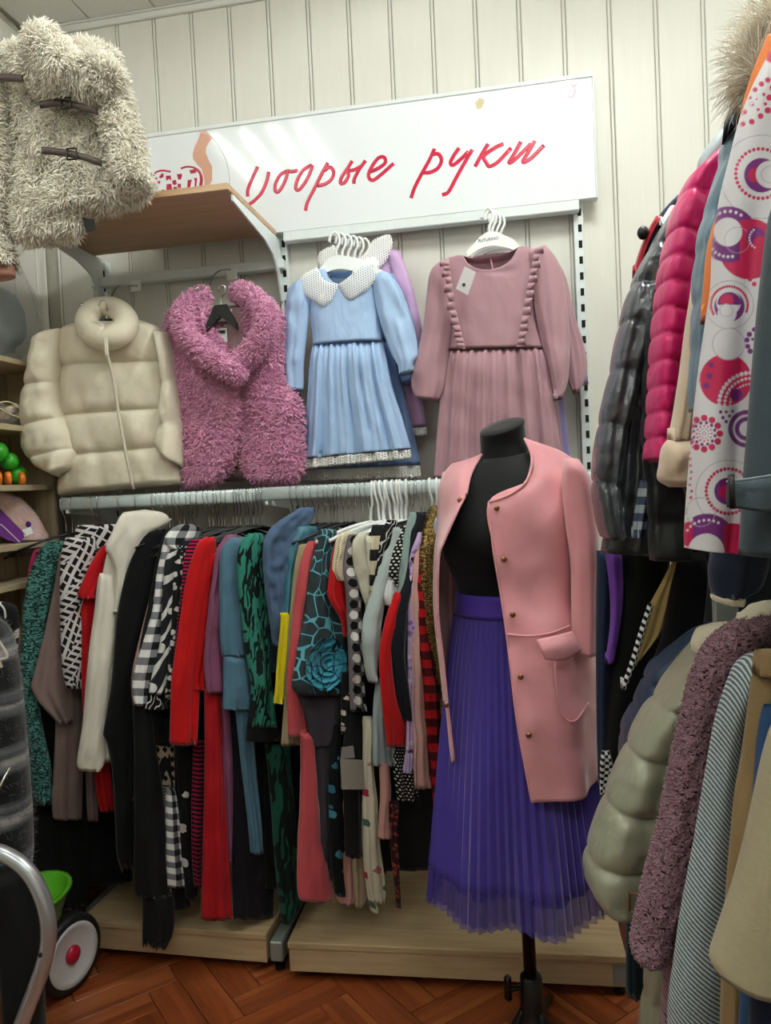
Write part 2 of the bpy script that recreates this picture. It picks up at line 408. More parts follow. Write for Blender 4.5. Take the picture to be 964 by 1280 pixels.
# ------------------------------------------------------------ room shell
struct(MB().box((ROOM_L, ROOM_B, -.05), (ROOM_R, .0, -.004)).build('floor', plain('floor_base', '#54240f', .6)))
floor = bpy.data.objects['floor']
blk = MB().box((-.178, -.0435, -.004), (.1788, .0443, 0.0), .0006)
BV, BF = blk.get(); first = build('floor_block', BV, BF, M_FLOOR, floor, smooth=False)
L_, W_ = .36, .09; a_ = np.array([W_, W_]); b_ = np.array([L_, -L_]); cells = []
for i in range(-40, 41):
    for j in range(-8, 9):
        p = i*a_+j*b_
        for (c, rz) in (((p[0]+L_/2, p[1]+W_/2), 0), ((p[0]+L_+W_/2, p[1]+W_-L_/2), 90)):
            t = R(45); x = c[0]*math.cos(t)-c[1]*math.sin(t)-.3; y = c[0]*math.sin(t)+c[1]*math.cos(t)-.9
            if ROOM_L+.1 < x < .95 and -1.75 < y < -.12: cells.append((x, y, R(rz+45)))
for k, (x, y, rz) in enumerate(cells):
    o = first if k == 0 else first.copy()
    if k: COL.objects.link(o)
    o.location = (x, y, 0); o.rotation_euler = (0, 0, rz)
wb = struct(MB().box((ROOM_L-.05, 0, 0), (ROOM_R, .06, ROOM_H)).build('wall_back', M_GAP))
PP, PX0 = .13927, -.94555
def panel(mb, x0, x1): return mb.box((x0+.0125, -.006, .002), (x1-.0012, 0.0, ROOM_H-.03), .0022).box((x0+.0012, -.005, .002), (x0+.0098, 0, ROOM_H-.03), .0018)
pv, pf = panel(MB(), 0, PP).get(); pme = None
for k in range(-6, 15):
    x = PX0+k*PP
    if x+PP > ROOM_R: continue
    if x < ROOM_L: continue
    if pme is None: o = build('wall_panel', pv, pf, M_PANEL, wb, smooth=False); pme = o.data
    else: o = link('wall_panel', pme, wb)
    o.location = (x, 0, 0)
wl = struct(MB().box((ROOM_L-.06, ROOM_B, 0), (ROOM_L, 0, ROOM_H)).build('wall_left', M_GAP))
for k in range(18):
    o = link('wall_panel', pme, wl); o.location = (ROOM_L, -.02-k*PP, 0); o.rotation_euler = (0, 0, R(-90)); o.scale = (1, -1, 1)
    o.rotation_euler = (0, 0, R(90)); o.scale = (1, 1, 1); o.location = (ROOM_L, -.02-(k+1)*PP, 0)
wr_ = struct(MB().box((ROOM_R, ROOM_B, 0), (ROOM_R+.06, 0.06, ROOM_H)).build('wall_right', M_PANEL))
wf = struct(MB().box((ROOM_L-.06, ROOM_B-.06, 0), (ROOM_R+.06, ROOM_B, ROOM_H)).build('wall_front', M_PANEL))
ce = struct(MB().box((ROOM_L-.06, ROOM_B, ROOM_H), (ROOM_R+.06, 0.06, ROOM_H+.06)).build('ceiling', M_GAP))
cme = None
for i in range(11):                                            # ceiling strips run away from the back wall
    x = ROOM_L+.02+i*.25
    if x+.25 > ROOM_R+.02: continue
    mb = MB().box((.0015, ROOM_B+.02, -.008), (.2485, -.02, 0), .003)
    if cme is None: V, F = mb.get(); o = build('ceiling_panel', V, F, M_WHITE, ce, smooth=False); cme = o.data
    else: o = link('ceiling_panel', cme, ce)
    o.location = (x, 0, ROOM_H)
struct(MB().box((ROOM_L, -.022, ROOM_H-.034), (ROOM_R, -.004, ROOM_H-.012), .004).box((ROOM_L, -.03, ROOM_H-.014), (ROOM_R, -.004, ROOM_H-.0085), .002).build('trim_1', M_WHITE))
struct(MB().box((ROOM_L+.006, -.03, .0), (ROOM_L+.012, -.007, ROOM_H-.034), .002).box((ROOM_L+.008, -.012, .0), (ROOM_L+.034, -.0065, ROOM_H-.034), .002).build('trim_2', M_PANEL))
struct(MB().box((ROOM_L, -.02, 0), (ROOM_R, -.0065, .028), .003).build('baseboard_back', M_OAK))

# ------------------------------------------------------------ ceiling lamps (outside the frame, front pair shines in the sign, rear pair is added fill)
def tube_mat(s):
    m = bpy.data.materials.new('lamp_tube'); m.use_nodes = True; t = m.node_tree; t.nodes.clear()
    e = t.nodes.new('ShaderNodeEmission'); e.inputs[0].default_value = (.95, 1.0, .96, 1); e.inputs[1].default_value = s
    q = t.nodes.new('ShaderNodeOutputMaterial'); t.links.new(e.outputs[0], q.inputs[0]); return m
for k, (x, y, s) in enumerate(TUBES):
    r = empty('ceiling_light', (x, y, ROOM_H), ['square ceiling light with four tubes above the coats', 'square ceiling light with four tubes above the fur jacket', 'added rear square fill light behind the viewer near the coat rack', 'added rear square fill light behind the viewer near the shelf unit'][k], 'ceiling light', 'ceiling lights')
    MB().box((x-.3, y-.3, ROOM_H-.03), (x+.3, y+.3, ROOM_H-.0085), .004).build('housing', M_WHITE, r)
    tm = tube_mat(s)
    for q in range(4):
        MB().tube([(x-.21+q*.14, y-.28, ROOM_H-.045), (x-.21+q*.14, y+.28, ROOM_H-.045)], .013, 8).build('lamp_tube', tm, r)

# ------------------------------------------------------------ wall rack: slotted uprights and crossbars
UPX = (-1.447, -.779, .196)
rack = empty('slotted_rack', (-.62, 0, 0), 'white metal wall rack of slotted uprights and crossbars behind the dresses', 'rack')
for k, x in enumerate(UPX):
    top = (2.262, 2.30, 2.30)[k]
    u_ = MB().box((x-.017, -.038, .0), (x+.013, -.0065, top), .002).build('upright', M_METAL, rack)
    sl = MB()
    z = top-.045
    while z > .2:
        sl.box((x-.0035, -.0395, z-.0115), (x+.0075, -.030, z+.0115)); z -= .05
    s_ = sl.build('slot', M_DARK, u_); s_['kind'] = 'stuff'
    MB().box((x-.02, -.46, .035), (x+.02, -.01, .095), .004).build('foot', M_GREYMETAL, rack)
    MB().lathe([(.016, 0), (.016, .012), (.006, .014), (.006, .036)], 12, Matrix.Translation((x, -.43, 0))).build('levelling_foot', M_BLACK, rack)
zb = at(535, 278, -.06)[2]
MB().box((UPX[1]+.013, -.075, zb-.017), (UPX[2]+.0, -.04, zb+.017), .003).build('crossbar', M_METAL, rack)
zb2 = at(240, 342, -.06)[2]
MB().box((UPX[0]-.03, -.075, zb2-.016), (UPX[1]+.01, -.04, zb2+.016), .003).build('crossbar', M_METAL, rack)

# ------------------------------------------------------------ clothes rails
RY, RZ = -.33, at(300, 620, -.33)[2]
def rail(x0, x1, label, dz=0.0, bx=()):
    r = empty('clothes_rail', ((x0+x1)/2, RY, RZ+dz), label, 'clothes rail', 'clothes rails')
    n = 14; th = np.arange(n)*2*math.pi/n; pr = [(.0125*math.copysign(abs(math.cos(t))**.7, math.cos(t)), .021*math.copysign(abs(math.sin(t))**.7, math.sin(t))) for t in th]
    V = [(x, RY+a, RZ+dz+b) for x in (x0, x1) for a, b in pr]; V += [(x0, RY, RZ+dz), (x1, RY, RZ+dz)]
    T = [[2*n, (j+1) % n, j] for j in range(n)]+[[2*n+1, n+j, n+(j+1) % n] for j in range(n)]
    o = build('rail_tube', V, [ringq(2, n), np.array(T)], M_RAIL, r)
    for x in bx:
        MB().poly([(x-.003, -.041, RZ+.03), (x-.003, -.041, RZ-.12), (x-.003, -.12, RZ-.05), (x-.003, RY-.012, RZ-.03), (x-.003, RY-.012, RZ-.02), (x-.003, -.1, RZ+.02)], (1, 0, 0), .006).build('bracket', M_METAL, r)
    return r
XJ = at(320, 615, RY)[0]
rail(at(77, 630, RY)[0], XJ-.002, 'pale oval rail packed with coats and red dresses', 0, (UPX[0],))
rail(XJ+.002, UPX[2]+.02, 'pale oval rail with white hangers running behind the mannequin', .002, (UPX[1], UPX[2]))

# ------------------------------------------------------------ plinths
def plinth(c0, c1, yb, label):
    (x0, y0), (x1, y1) = c0, c1
    r = empty('display_plinth', ((x0+x1)/2, (y0+y1)/2, 0), label, 'plinth', 'wooden plinths')
    ang = math.atan2(y1-y0, x1-x0); w = math.hypot(x1-x0, y1-y0); M = Matrix.Translation((x0, y0, 0)) @ Matrix.Rotation(ang, 4, 'Z'); d = yb-(y0+y1)/2
    MB().box((0, -.006, .10), (w, d, .118), .0015, M).build('top_board', M_OAK, r)
    MB().box((0.002, 0, .03), (w-.002, .016, .0995), .001, M).build('front_board', wood('oak_front', '#c0a987', '#ab9470', 0), r)
    for q in (0.002, w-.018): MB().box((q, .0165, .03), (q+.016, d, .0995), .001, M).build('side_board', M_OAK, r)
    for q in (.06, w-.06): MB().box((q-.02, .06, 0), (q+.02, .1, .0295), 0, M).build('foot', M_BLACK, r)
plinth((-1.42, -.442), (-.808, -.458), -.03, 'low light oak plinth under the red and black dresses')
plinth((-.732, -.488), (.215, -.457), -.03, 'low light oak plinth behind the mannequin pole')

# ------------------------------------------------------------ top shelf
sh = empty('display_shelf', (-1.115, -.05, 2.27), 'beech wall shelf on white brackets under the sign', 'shelf')
MB().box((-1.452, -.505, 2.268), (-.786, -.085, 2.288), .002).build('shelf_board', M_SHELF, sh)
for x in (-1.450, -.7925):
    MB().poly([(x, -.041, 2.267), (x, -.47, 2.267), (x, -.47, 2.25), (x, -.2, 2.222), (x, -.12, 2.195), (x, -.075, 2.14), (x, -.05, 2.06), (x, -.041, 2.06)], (1, 0, 0), .006).build('bracket', M_METAL, sh)

# ------------------------------------------------------------ sign
SY = -.075
P0, P1, P2 = at(183, 167, SY), at(741, 90, SY), at(749, 247, SY)
sx0, sx1, sz0, sz1 = P0[0]-.02, (P1[0]+P2[0])/2, P2[2], (P0[2]+P1[2])/2
sg_face = G('sign_gloss', .10, .5); sg_face.color('#e9edf0'); M_SIGN = sg_face.m
sign = empty('shop_sign', ((sx0+sx1)/2, -.04, sz0), 'long white glossy sign with red handwritten lettering on the wall', 'sign')
MB().box((sx0+.006, SY+.003, sz0+.006), (sx1-.006, -.04, sz1-.006), .001).build('sign_panel', M_SIGN, sign)
MB().box((sx0, SY-.001, sz1-.014), (sx1, -.04, sz1), .002).box((sx0, SY-.001, sz0), (sx1, -.04, sz0+.006), .002).box((sx1-.006, SY-.001, sz0+.0061), (sx1, -.04, sz1-.0141), .002).box((sx0, SY-.001, sz0+.0061), (sx0+.006, -.04, sz1-.0141), .002).build('frame', plain('sign_frame', '#dfe3e2', .3), sign)
MB().box((sx0+.1, -.039, sz0+.05), (sx1-.1, -.0065, sz0+.09)).build('mounting_batten', M_METAL, sign)
FY = SY+.0028
M_INK = plain('sign_red', '#c3163f', .25); M_SKIN = plain('print_skin', '#cf9a80', .25); M_SKIN2 = plain('print_pink', '#e3b3a6', .25)
M_CRIM = plain('print_crimson', '#b3123c', .25); M_PGREY = plain('print_grey', '#b9bec0', .25); M_BEIGE = plain('print_beige', '#cbbf9a', .25); M_ROSEP = plain('print_rose', '#cf8d98', .25)
def stroke(mb, pts, r, n=26):
    P = np.array([at(x, y, FY) for x, y in pts]); P = spline(P, n); m = MB().tube(P, r, 8); V, F = m.get(); V[:, 1] = FY+(V[:, 1]-FY)*.08
    q = [f for f in F if f.shape[1] == 4]; t = [f for f in F if f.shape[1] == 3]
    mb.add(V, q[0] if q else (), t[0] if t else ())
ZA = lambda p: [(290+x/4.82, 170+y/4.82) for x, y in p]
ZB = lambda p: [(490+x/4.59, 150+y/4.59) for x, y in p]
LET = [
 [ZA([(155, 185), (125, 250), (97, 320), (95, 365)]), ZA([(222, 215), (210, 270), (180, 340), (140, 385), (100, 415)])],
 [ZA([(330, 212), (290, 235), (262, 290), (262, 330), (282, 335), (312, 290), (332, 235), (330, 212), (362, 214), (398, 207)])],
 [ZA([(482, 175), (430, 205), (392, 270), (385, 318), (408, 322), (447, 270), (477, 205), (482, 175)])],
 [ZA([(578, 160), (540, 230), (490, 330), (455, 400), (443, 450)]), ZA([(556, 210), (590, 188), (612, 215), (600, 260), (560, 290), (515, 300)])],
 [ZA([(725, 150), (690, 205), (660, 250), (655, 285), (680, 280), (702, 240), (700, 212), (735, 205), (775, 185)]), ZA([(805, 148), (765, 205), (737, 260), (735, 288)])],
 [ZA([(832, 215), (882, 195), (925, 160), (915, 127), (880, 135), (840, 190), (822, 240), (845, 268), (890, 240), (975, 165)])],
 [ZB([(245, 165), (215, 230), (165, 320), (130, 390), (110, 448)]), ZB([(222, 200), (265, 195), (285, 230), (265, 275), (220, 300), (175, 302)])],
 [ZB([(385, 160), (355, 205), (336, 245), (352, 258), (395, 225), (440, 180)]), ZB([(462, 170), (420, 240), (370, 330), (325, 412), (288, 430)])],
 [ZB([(553, 137), (515, 200), (477, 268)]), ZB([(640, 137), (590, 160), (528, 207), (543, 245), (562, 266), (612, 238), (684, 160)])],
 [ZB([(740, 125), (705, 190), (672, 246), (705, 228), (765, 170), (800, 135)]), ZB([(820, 120), (785, 180), (752, 240), (795, 222), (873, 145)])]]
for L0 in LET:
    mb = MB()
    for st in L0: stroke(mb, st, .0062)
    mb.build('letter', M_INK, sign, smooth=True)
ZC = lambda p: [(180+x/8.03, 150+y/8.03) for x, y in p]
def flat(name, pts, mat, lift=.0): return MB().poly([at(x, y, FY-lift) for x, y in pts], (0, -1, 0), .0008).build(name, mat, sign)
emb = MB(); stroke(emb, ZC([(575, 85), (640, 130), (720, 220), (800, 350), (840, 470), (858, 580), (858, 690)]), .0014, 30); emb.build('emblem_ring', M_PGREY, sign)
flat('emblem_corner', ZC([(10, 165), (110, 145), (60, 175), (20, 205)]), M_SKIN2)
flat('emblem_sleeve', ZC([(480, 92), (570, 75), (620, 100), (690, 195), (660, 185), (600, 140), (540, 108)]), M_SKIN2)
flat('emblem_hand', ZC([(570, 130), (545, 200), (510, 270), (490, 350), (500, 400), (540, 450), (580, 490), (600, 560), (610, 620), (605, 690), (640, 690), (665, 640), (685, 600), (685, 470), (650, 400), (620, 330), (625, 270), (650, 230), (670, 195), (640, 150)]), M_SKIN, .0002)
hb = MB(); stroke(hb, ZC([(632, 440), (645, 500), (640, 570), (625, 620)]), .0012); hb.build('emblem_finger_line', plain('print_brown', '#a8633f', .25), sign)
hm = MB(); stroke(hm, ZC([(95, 560), (125, 522), (190, 507), (270, 520)]), .003)
stroke(hm, ZC([(370, 487), (430, 470), (500, 478), (555, 515), (582, 580), (580, 640), (560, 690)]), .0032); stroke(hm, ZC([(520, 490), (560, 530), (572, 590), (566, 650), (552, 692)]), .004)
hm.build('emblem_heart', M_CRIM, sign)
for k, q in enumerate([[(150, 575), (180, 535), (200, 545), (195, 575), (165, 585)], [(220, 560), (270, 558), (275, 610), (250, 590), (225, 612)], [(330, 545), (380, 540), (382, 560), (370, 598), (345, 598), (334, 562)], [(285, 610), (320, 600), (330, 640), (310, 655), (288, 640)], [(230, 645), (275, 640), (285, 700), (225, 705)], [(298, 672), (330, 670), (335, 725), (298, 728)], [(440, 605), (480, 595), (470, 650), (462, 690), (435, 690)], [(500, 585), (535, 580), (525, 670), (508, 672), (512, 610)], [(455, 505), (520, 490), (525, 530), (470, 540)], [(135, 615), (165, 612), (160, 640), (145, 638)], [(340, 640), (370, 640), (372, 680), (340, 682)], [(105, 585), (135, 575), (130, 600)], [(175, 700), (205, 700), (205, 725), (180, 728)], [(220, 735), (270, 730), (270, 742), (220, 742)], [(345, 715), (385, 710), (385, 722), (345, 724)]]):
    flat('emblem_garment', ZC(q), M_CRIM)
ZD = lambda p: [(580+x/6.025, 95+y/6.025) for x, y in p]
flat('bud_mark', ZD([(85, 200), (120, 165), (155, 180), (150, 210), (130, 245), (100, 250)]), M_BEIGE)
dm = MB(); stroke(dm, ZD([(568, 180), (566, 205)]), .0012, 6); stroke(dm, ZD([(588, 180), (586, 205)]), .0012, 6); dm.build('double_bar_mark', M_PGREY, sign)
lm = MB(); stroke(lm, ZD([(830, 80), (800, 65), (770, 85), (765, 120), (785, 150), (815, 160), (832, 130), (835, 95)]), .0032); stroke(lm, ZD([(825, 90), (850, 62)]), .002, 8); stroke(lm, ZD([(798, 100), (800, 135)]), .002, 8); lm.build('round_mark', M_ROSEP, sign)

# ============================================================ garments that face the room
HANG = lambda: None
M_HANGW = plain('white_hanger_plastic', '#eef0ee', .3)
def fur_mat(name, c, c2, rough=.9):
    g = G(name, rough, .15, .3); n = g.noise(g.co('Object'), 30, 3); g.color(g.mix(n, c2, c)); return g.m
M_CREAMFUR = fur_mat('cream_fur', '#fbf6ea', '#efe6d2'); M_PINKFUR = fur_mat('dusty_pink_shag', '#f3b6d3', '#da93b9')
M_LEATHER = plain('brown_leather', '#3b2b25', .45, bump=.2); M_PINKLIN = cloth('pale_pink_lining', '#cf9a8b')

# ---- cream fur jacket over the shelf edge
fj = empty('fur_jacket', at(70, 200, -.56), 'cream shaggy fur jacket with brown buckled straps hung over the top shelf', 'jacket')
pf_ = yplane(-.56)
def furry(o, n, ln, wd, seed, **k): return tufts('fur', o, M_CREAMFUR, o, n, ln, wd, seed, **k)
B = slab('body', [(38, 98, 138, 90), (22, 130, 152, 118), (18, 170, 160, 160), (17, 210, 168, 195), (14, 250, 178, 228), (14, 300, 184, 246)], pf_, M_CREAMFUR, fj, T=.11, nu=20, nv=24, wr=((.018, 7, 3), (.008, 16, 4)), rt_bot=.03)
furry(B, 23800, .021, .0021, 1, clump=15, curl=1.0, down=.75, spread=.6)
B = slab('hem_flap', [(26, 240, 116, 238), (26, 280, 112, 272), (36, 306, 100, 300)], pf_, M_CREAMFUR, fj, T=.08, nu=12, nv=12, off=.02, rt_bot=.03)
furry(B, 5440, .021, .0021, 2, clump=15, curl=1.0, down=.75, spread=.6)
B = slab('sleeve', [(-10, 96, 22, 92), (-28, 130, 24, 128), (-40, 200, 20, 200), (-42, 260, 14, 258), (-36, 310, 14, 305), (-24, 338, 24, 332)], pf_, M_CREAMFUR, fj, T=.11, nu=12, nv=20, off=.03, wr=((.014, 8, 5),))
furry(B, 9520, .021, .0021, 3, clump=15, curl=1.0, down=.75, spread=.6)
B = slab('sleeve', [(122, 100, 146, 100), (134, 130, 164, 128), (144, 180, 176, 176), (154, 220, 186, 214), (160, 246, 196, 238)], pf_, M_CREAMFUR, fj, T=.10, nu=12, nv=20, off=.03, rt_bot=.03)
furry(B, 7140, .021, .0021, 4, clump=15, curl=1.0, down=.75, spread=.6)
slab('cuff_lining', [(-16, 334, 20, 330), (-12, 352, 20, 346)], pf_, M_PINKLIN, fj, T=.06, nu=8, nv=5, off=.01)
c_ = lambda pts, Y: [at(x, y, Y) for x, y in pts]
col = MB().tube(spline(c_([(8, 92), (18, 80), (45, 86), (75, 100), (105, 103), (130, 92), (140, 82)], -.66), 22), [.03]+[.044]*20+[.03], 12).build('collar', M_CREAMFUR, fj, True)
furry(col, 10200, .021, .0021, 5, clump=15, curl=1.0, down=.75, spread=.6)
MB().tube(spline(c_([(90, 80), (115, 82), (138, 92)], -.60), 12), [.03]+[.05]*10+[.03], 12).build('collar', M_CREAMFUR, fj, True)
furry(COL.objects[-1], 5100, .021, .0021, 8, clump=15, curl=1.0, down=.75, spread=.6)
col = MB().tube(spline(c_([(45, 46), (54, 56), (66, 70), (80, 88), (86, 98)], -.70), 18), [.02, .033]+[.042]*14+[.03, .015], 12).build('collar_flap', M_CREAMFUR, fj, True)
furry(col, 8840, .021, .0021, 6, clump=15, curl=1.0, down=.75, spread=.6)
for pts in ([(50, 131), (70, 128), (92, 131), (122, 139)], [(52, 188), (75, 190), (100, 195), (127, 204)], [(-8, 97), (8, 97), (28, 98)]):
    P = spline(c_(pts, -.685 if pts[0][0] > 0 else -.735), 12); V = np.concatenate([P+[0, -.002, .009], P+[0, -.002, -.009], P+[0, .004, -.009], P+[0, .004, .009]]).reshape(4, 12, 3).swapaxes(0, 1).reshape(-1, 3)
    stp = build('strap', V, [ringq(12, 4), [[0, 1, 2, 3], [47, 46, 45, 44]]], M_LEATHER, fj)
    if len(pts) == 4:
        c = P[6]+[0, -.004, 0]; bk_ = [c+[dx, 0, dz] for dx, dz in ((-.014, -.014), (.014, -.016), (.014, .012), (-.014, .014), (-.014, -.014))]
        MB().tube(bk_, .0025, 6).build('buckle', M_BLACK, stp)
MB().poly(c_([(104, 272), (118, 275), (120, 287), (108, 291)], -.60), (0, -1, 0), .003).build('care_label', M_BLACK, fj)

# ---- display hooks
def hook(plate, pts, label):
    r = empty('display_hook', at(*plate, -.07), label, 'hook', 'hooks on the short crossbar')
    c = at(*plate, -.079); MB().box(c+[-.019, 0, -.019], c+[.019, -.006, .019], .002).build('price_plate', M_HANGW, r)
    n = len(pts); P = [at(x, y, -.085-(.24*i/(n-1))) for i, (x, y) in enumerate(pts)]
    MB().tube(spline(P, 20), .0028, 6).ball(P[-1], .006, 8, 6).build('wire_arm', M_CHROME, r, True)
hook((170, 358), [(172, 357), (148, 358), (138, 372), (122, 381), (102, 381)], 'chrome hook on the crossbar holding the cream puffer jacket')
hook((290, 343), [(288, 337), (276, 338), (266, 346), (262, 357), (245, 361)], 'chrome hook on the crossbar holding the pink shaggy vest')
def black_hanger(c, w, label, Yoff=0.0, phi=0.0, top=None):
    r = empty('clothes_hanger', c, label, 'hanger')
    c = np.array(c); h = np.array([math.cos(phi), math.sin(phi), 0])
    MB().poly([c-h*w+[0, 0, -.055], c-h*.02+[0, 0, .005], c+h*.02+[0, 0, .005], c+h*w+[0, 0, -.055], c+h*w+[0, 0, -.075], c+[0, 0, -.03], c-h*w+[0, 0, -.075]], (0, -1, 0), .012).build('arms', M_BLACK, r)
    t = top if top is not None else c+[0, 0, .07]
    MB().tube(spline([c+[0, 0, 0], c+[0, 0, .03], (c+t)/2+[.008, 0, .01], np.array(t)+[.012, 0, .008], np.array(t)+[-.004, 0, .012], np.array(t)+[-.012, 0, -.004]], 16), .0022, 6).build('hook', M_CHROME, r, True)
    return r

# ---- cream puffer jacket
def puffer_mat(name, c, rough=.42, scale=15, k=.35, spec=.45, c2=None):
    g = G(name, rough, spec, .1); o = g.co('Object'); n = g.noise(g.mapv(o, (1, 1, 1.4)), scale, 2, .45, dist=.5); x = lin(c)
    g.color(g.mix(g.noise(o, 90, 3), tuple(v*.95 for v in x[:3]), tuple(min(1, v*1.04) for v in x[:3]))); g.bump(n, k*.6, .02); g.bump(g.noise(g.mapv(o, (3, 3, 1)), 30, 2, .5, dist=.4), k*.35, .008); return g.m
M_CPUF = puffer_mat('cream_puffer', '#d8cfba', .5, 13, .3)
at_wall, yplane_wall = at, yplane
at = lambda x, y, Y: at_wall(x, y, Y-.10)          # the hook holds the puffer well clear of the wall
yplane = lambda Y: yplane_wall(Y-.10)
pj = empty('puffer_jacket', at(140, 500, -.2), 'cream puffer jacket with high collar on a hook beside the shelf unit', 'jacket'); pp = yplane(-.19)
slab('body', [(96, 404, 176, 400), (78, 415, 200, 410), (73, 435, 210, 428), (75, 462, 212, 455), (73, 522, 216, 512), (80, 575, 228, 562), (76, 600, 233, 588), (74, 621, 235, 605)], pp, M_CPUF, pj, T=.15, nu=40, nv=150, k=3.4, seams=(.26, .54, .77), puff=.34, wr=((.006, 9, 1), (.0022, 24, 2)), rt_bot=.02)
slab('sleeve', [(64, 422, 86, 414), (54, 458, 86, 448), (47, 492, 86, 488), (43, 526, 89, 515), (44, 558, 104, 543), (60, 582, 109, 570), (88, 597, 104, 586)], pp, M_CPUF, pj, T=.14, nu=24, nv=130, off=.05, seams=(.36, .62, .84), puff=.24, k=2.8, wr=((.007, 12, 4), (.003, 30, 5)), rt_bot=.02)
slab('sleeve', [(198, 414, 216, 418), (208, 450, 224, 448), (210, 500, 230, 492), (203, 540, 234, 530), (202, 556, 236, 568), (218, 572, 236, 586)], pp, M_CPUF, pj, T=.11, nu=18, nv=40, off=.03, seams=(.4, .7), puff=.35, wr=((.008, 16, 6),), rt_bot=.02)
P = [at(x, y, -.19+d) for x, y, d in ((133, 424, -.12), (115, 416, -.105), (108, 402, -.07), (116, 389, -.02), (133, 384, .0), (150, 389, -.02), (158, 402, -.07), (152, 416, -.105))]
P = np.array(P+P[:1]); MB().tube(np.vstack([spline(P, 40)[:-1], P[:2]]), .035, 14, flat=1.1).build('collar', M_CPUF, pj, True)
MB().tube(spline([at(133, 440, -.325), at(141, 470, -.305), at(149, 520, -.295), at(158, 570, -.29), at(167, 612, -.28)], 20), .005, 6).build('zip', plain('cream_zip', '#c9c1ad', .5), pj, True)
zp = at(133, 432, -.352); MB().box(zp+[-.006, -.003, -.03], zp+[.006, .003, .022], .002).build('zip_pull', plain('cream_pull', '#d3ccba', .4), pj)
black_hanger(at(134, 402, -.215), .03, 'black hanger inside the collar of the cream puffer jacket', top=at(128, 381, -.27))

at = lambda x, y, Y: at_wall(x, y, Y-.06); yplane = lambda Y: yplane_wall(Y-.06)
# ---- pink shag vest
M_LININGP = cloth('mauve_print_lining', '#9a7d7e', .6, .1, .3)
pv_ = empty('fur_vest', at(295, 480, -.2), 'dusty pink shaggy vest with wide shawl collar on a hook', 'vest'); pq = yplane(-.20)
MB().poly([at(244, 392, -.236), at(262, 384, -.236), at(298, 384, -.236), at(314, 396, -.236), at(300, 432, -.236), at(276, 448, -.236), at(252, 430, -.236)], (0, 1, 0), .004).build('neck_lining', M_LININGP, pv_)
slab('back', [(250, 385, 322, 380), (222, 410, 350, 405), (222, 500, 362, 495), (240, 560, 366, 560), (245, 603, 362, 601)], yplane(-.17), M_LININGP, pv_, T=.04, nu=16, nv=20)
for nm, rows, sd in (('front_panel', [(232, 384, 260, 380), (214, 400, 282, 420), (212, 428, 294, 442), (218, 462, 304, 466), (226, 502, 308, 502), (230, 550, 303, 552), (233, 585, 290, 585), (234, 610, 268, 606)], 21), ('front_panel', [(310, 378, 340, 380), (304, 400, 351, 398), (304, 440, 351, 436), (305, 470, 352, 466), (307, 488, 358, 486), (308, 506, 374, 502), (304, 545, 377, 545), (304, 580, 377, 585), (322, 604, 366, 606)], 22)):
    B = slab(nm, rows, pq, M_PINKFUR, pv_, T=.10, nu=18, nv=30, wr=((.008, 10, sd),), off=.02 if sd == 21 else .0, rt_bot=.03)
    tufts('shag', B, M_PINKFUR, B, 13000, .016, .0022, sd, curl=1.3, down=.4, clump=70, keep=lambda P, N: N[:, 1] < .35)
for pts, sd in (([(258, 368, -.2), (237, 380, -.25), (227, 400, -.29), (237, 424, -.31), (262, 446, -.32), (288, 463, -.325), (304, 472, -.31)], 23), ([(296, 364, -.2), (318, 374, -.25), (332, 392, -.29), (330, 416, -.30), (311, 444, -.30), (290, 460, -.29)], 24)):
    col = MB().tube(spline([at(*p) for p in pts], 26), [.02]+[.027]*24+[.018], 12).build('collar', M_PINKFUR, pv_, True)
    tufts('shag', col, M_PINKFUR, col, 6500, .014, .0022, sd, curl=1.3, down=.4, clump=70)
black_hanger(at(277, 384, -.262), .05, 'black hanger inside the pink shaggy vest', top=at(277, 362, -.27))
MB().box(at(270, 388, -.246), at(291, 401, -.241), .001).build('brand_label', M_HANGW, pv_); MB().box(at(269, 411, -.246), at(285, 428, -.241), .001).build('care_label', M_HANGW, pv_)
lb = at(280, 394, -.2475); MB().tube([lb+[-.012, 0, 0], lb+[-.004, 0, .003], lb+[.004, 0, 0], lb+[.012, 0, .001]], .0014, 5).build('label_script', M_INK, pv_)
lb = at(277, 415, -.2475); MB().box(lb+[-.012, -.0005, -.005], lb+[.012, 0, .005]).build('label_print', M_BLACK, pv_)

at, yplane = at_wall, yplane_wall
# ---- child dresses
def satin(name, c, c2=None, rough=.42):
    g = G(name, rough, .45, .2); o = g.co('Object'); x = lin(c)
    g.color(g.mix(g.noise(o, 40, 3), tuple(v*.93 for v in x[:3]), tuple(min(1, v*1.05) for v in x[:3]))); g.bump(g.noise(g.mapv(o, (1, 1, .5), (0, .5, 0)), 17, 2, .5, dist=.5), .6, .018); return weave(g, .5).m
def lace(name, c='#e9e8e2', size=150, thr=.30):
    g = G(name, .8, .2, .2); uv = g.co('UV'); x = g.xyz(g.mapv(uv, (size, size, 1))); g.color(c)
    a = g.math('SUBTRACT', g.math('FRACT', x[0]), .5); b = g.math('SUBTRACT', g.math('FRACT', g.math('ADD', x[1], g.math('MULTIPLY', g.math('FLOOR', x[0]), .5))), .5)
    d = g.math('ADD', g.math('MULTIPLY', a, a), g.math('MULTIPLY', b, b)); g.put(g.b.inputs['Alpha'], g.gt(d, thr*thr)); g.bump(d, .5, .002); return g.m
M_BLUE = satin('pale_blue_satin', '#a6c2e6'); M_BLUE2 = satin('deeper_blue_satin', '#7d9bd0'); M_LILAC = satin('lilac_satin', '#c9a3cf'); M_PURP = satin('violet_satin', '#8f83b8')
M_LACE = lace('white_lace', '#f4f3ee', 120, .27); M_LACE2 = lace('white_crochet', '#fbfbf8', 135, .30); M_LACEW = plain('lace_flower_white', '#f3f2ec', .8)
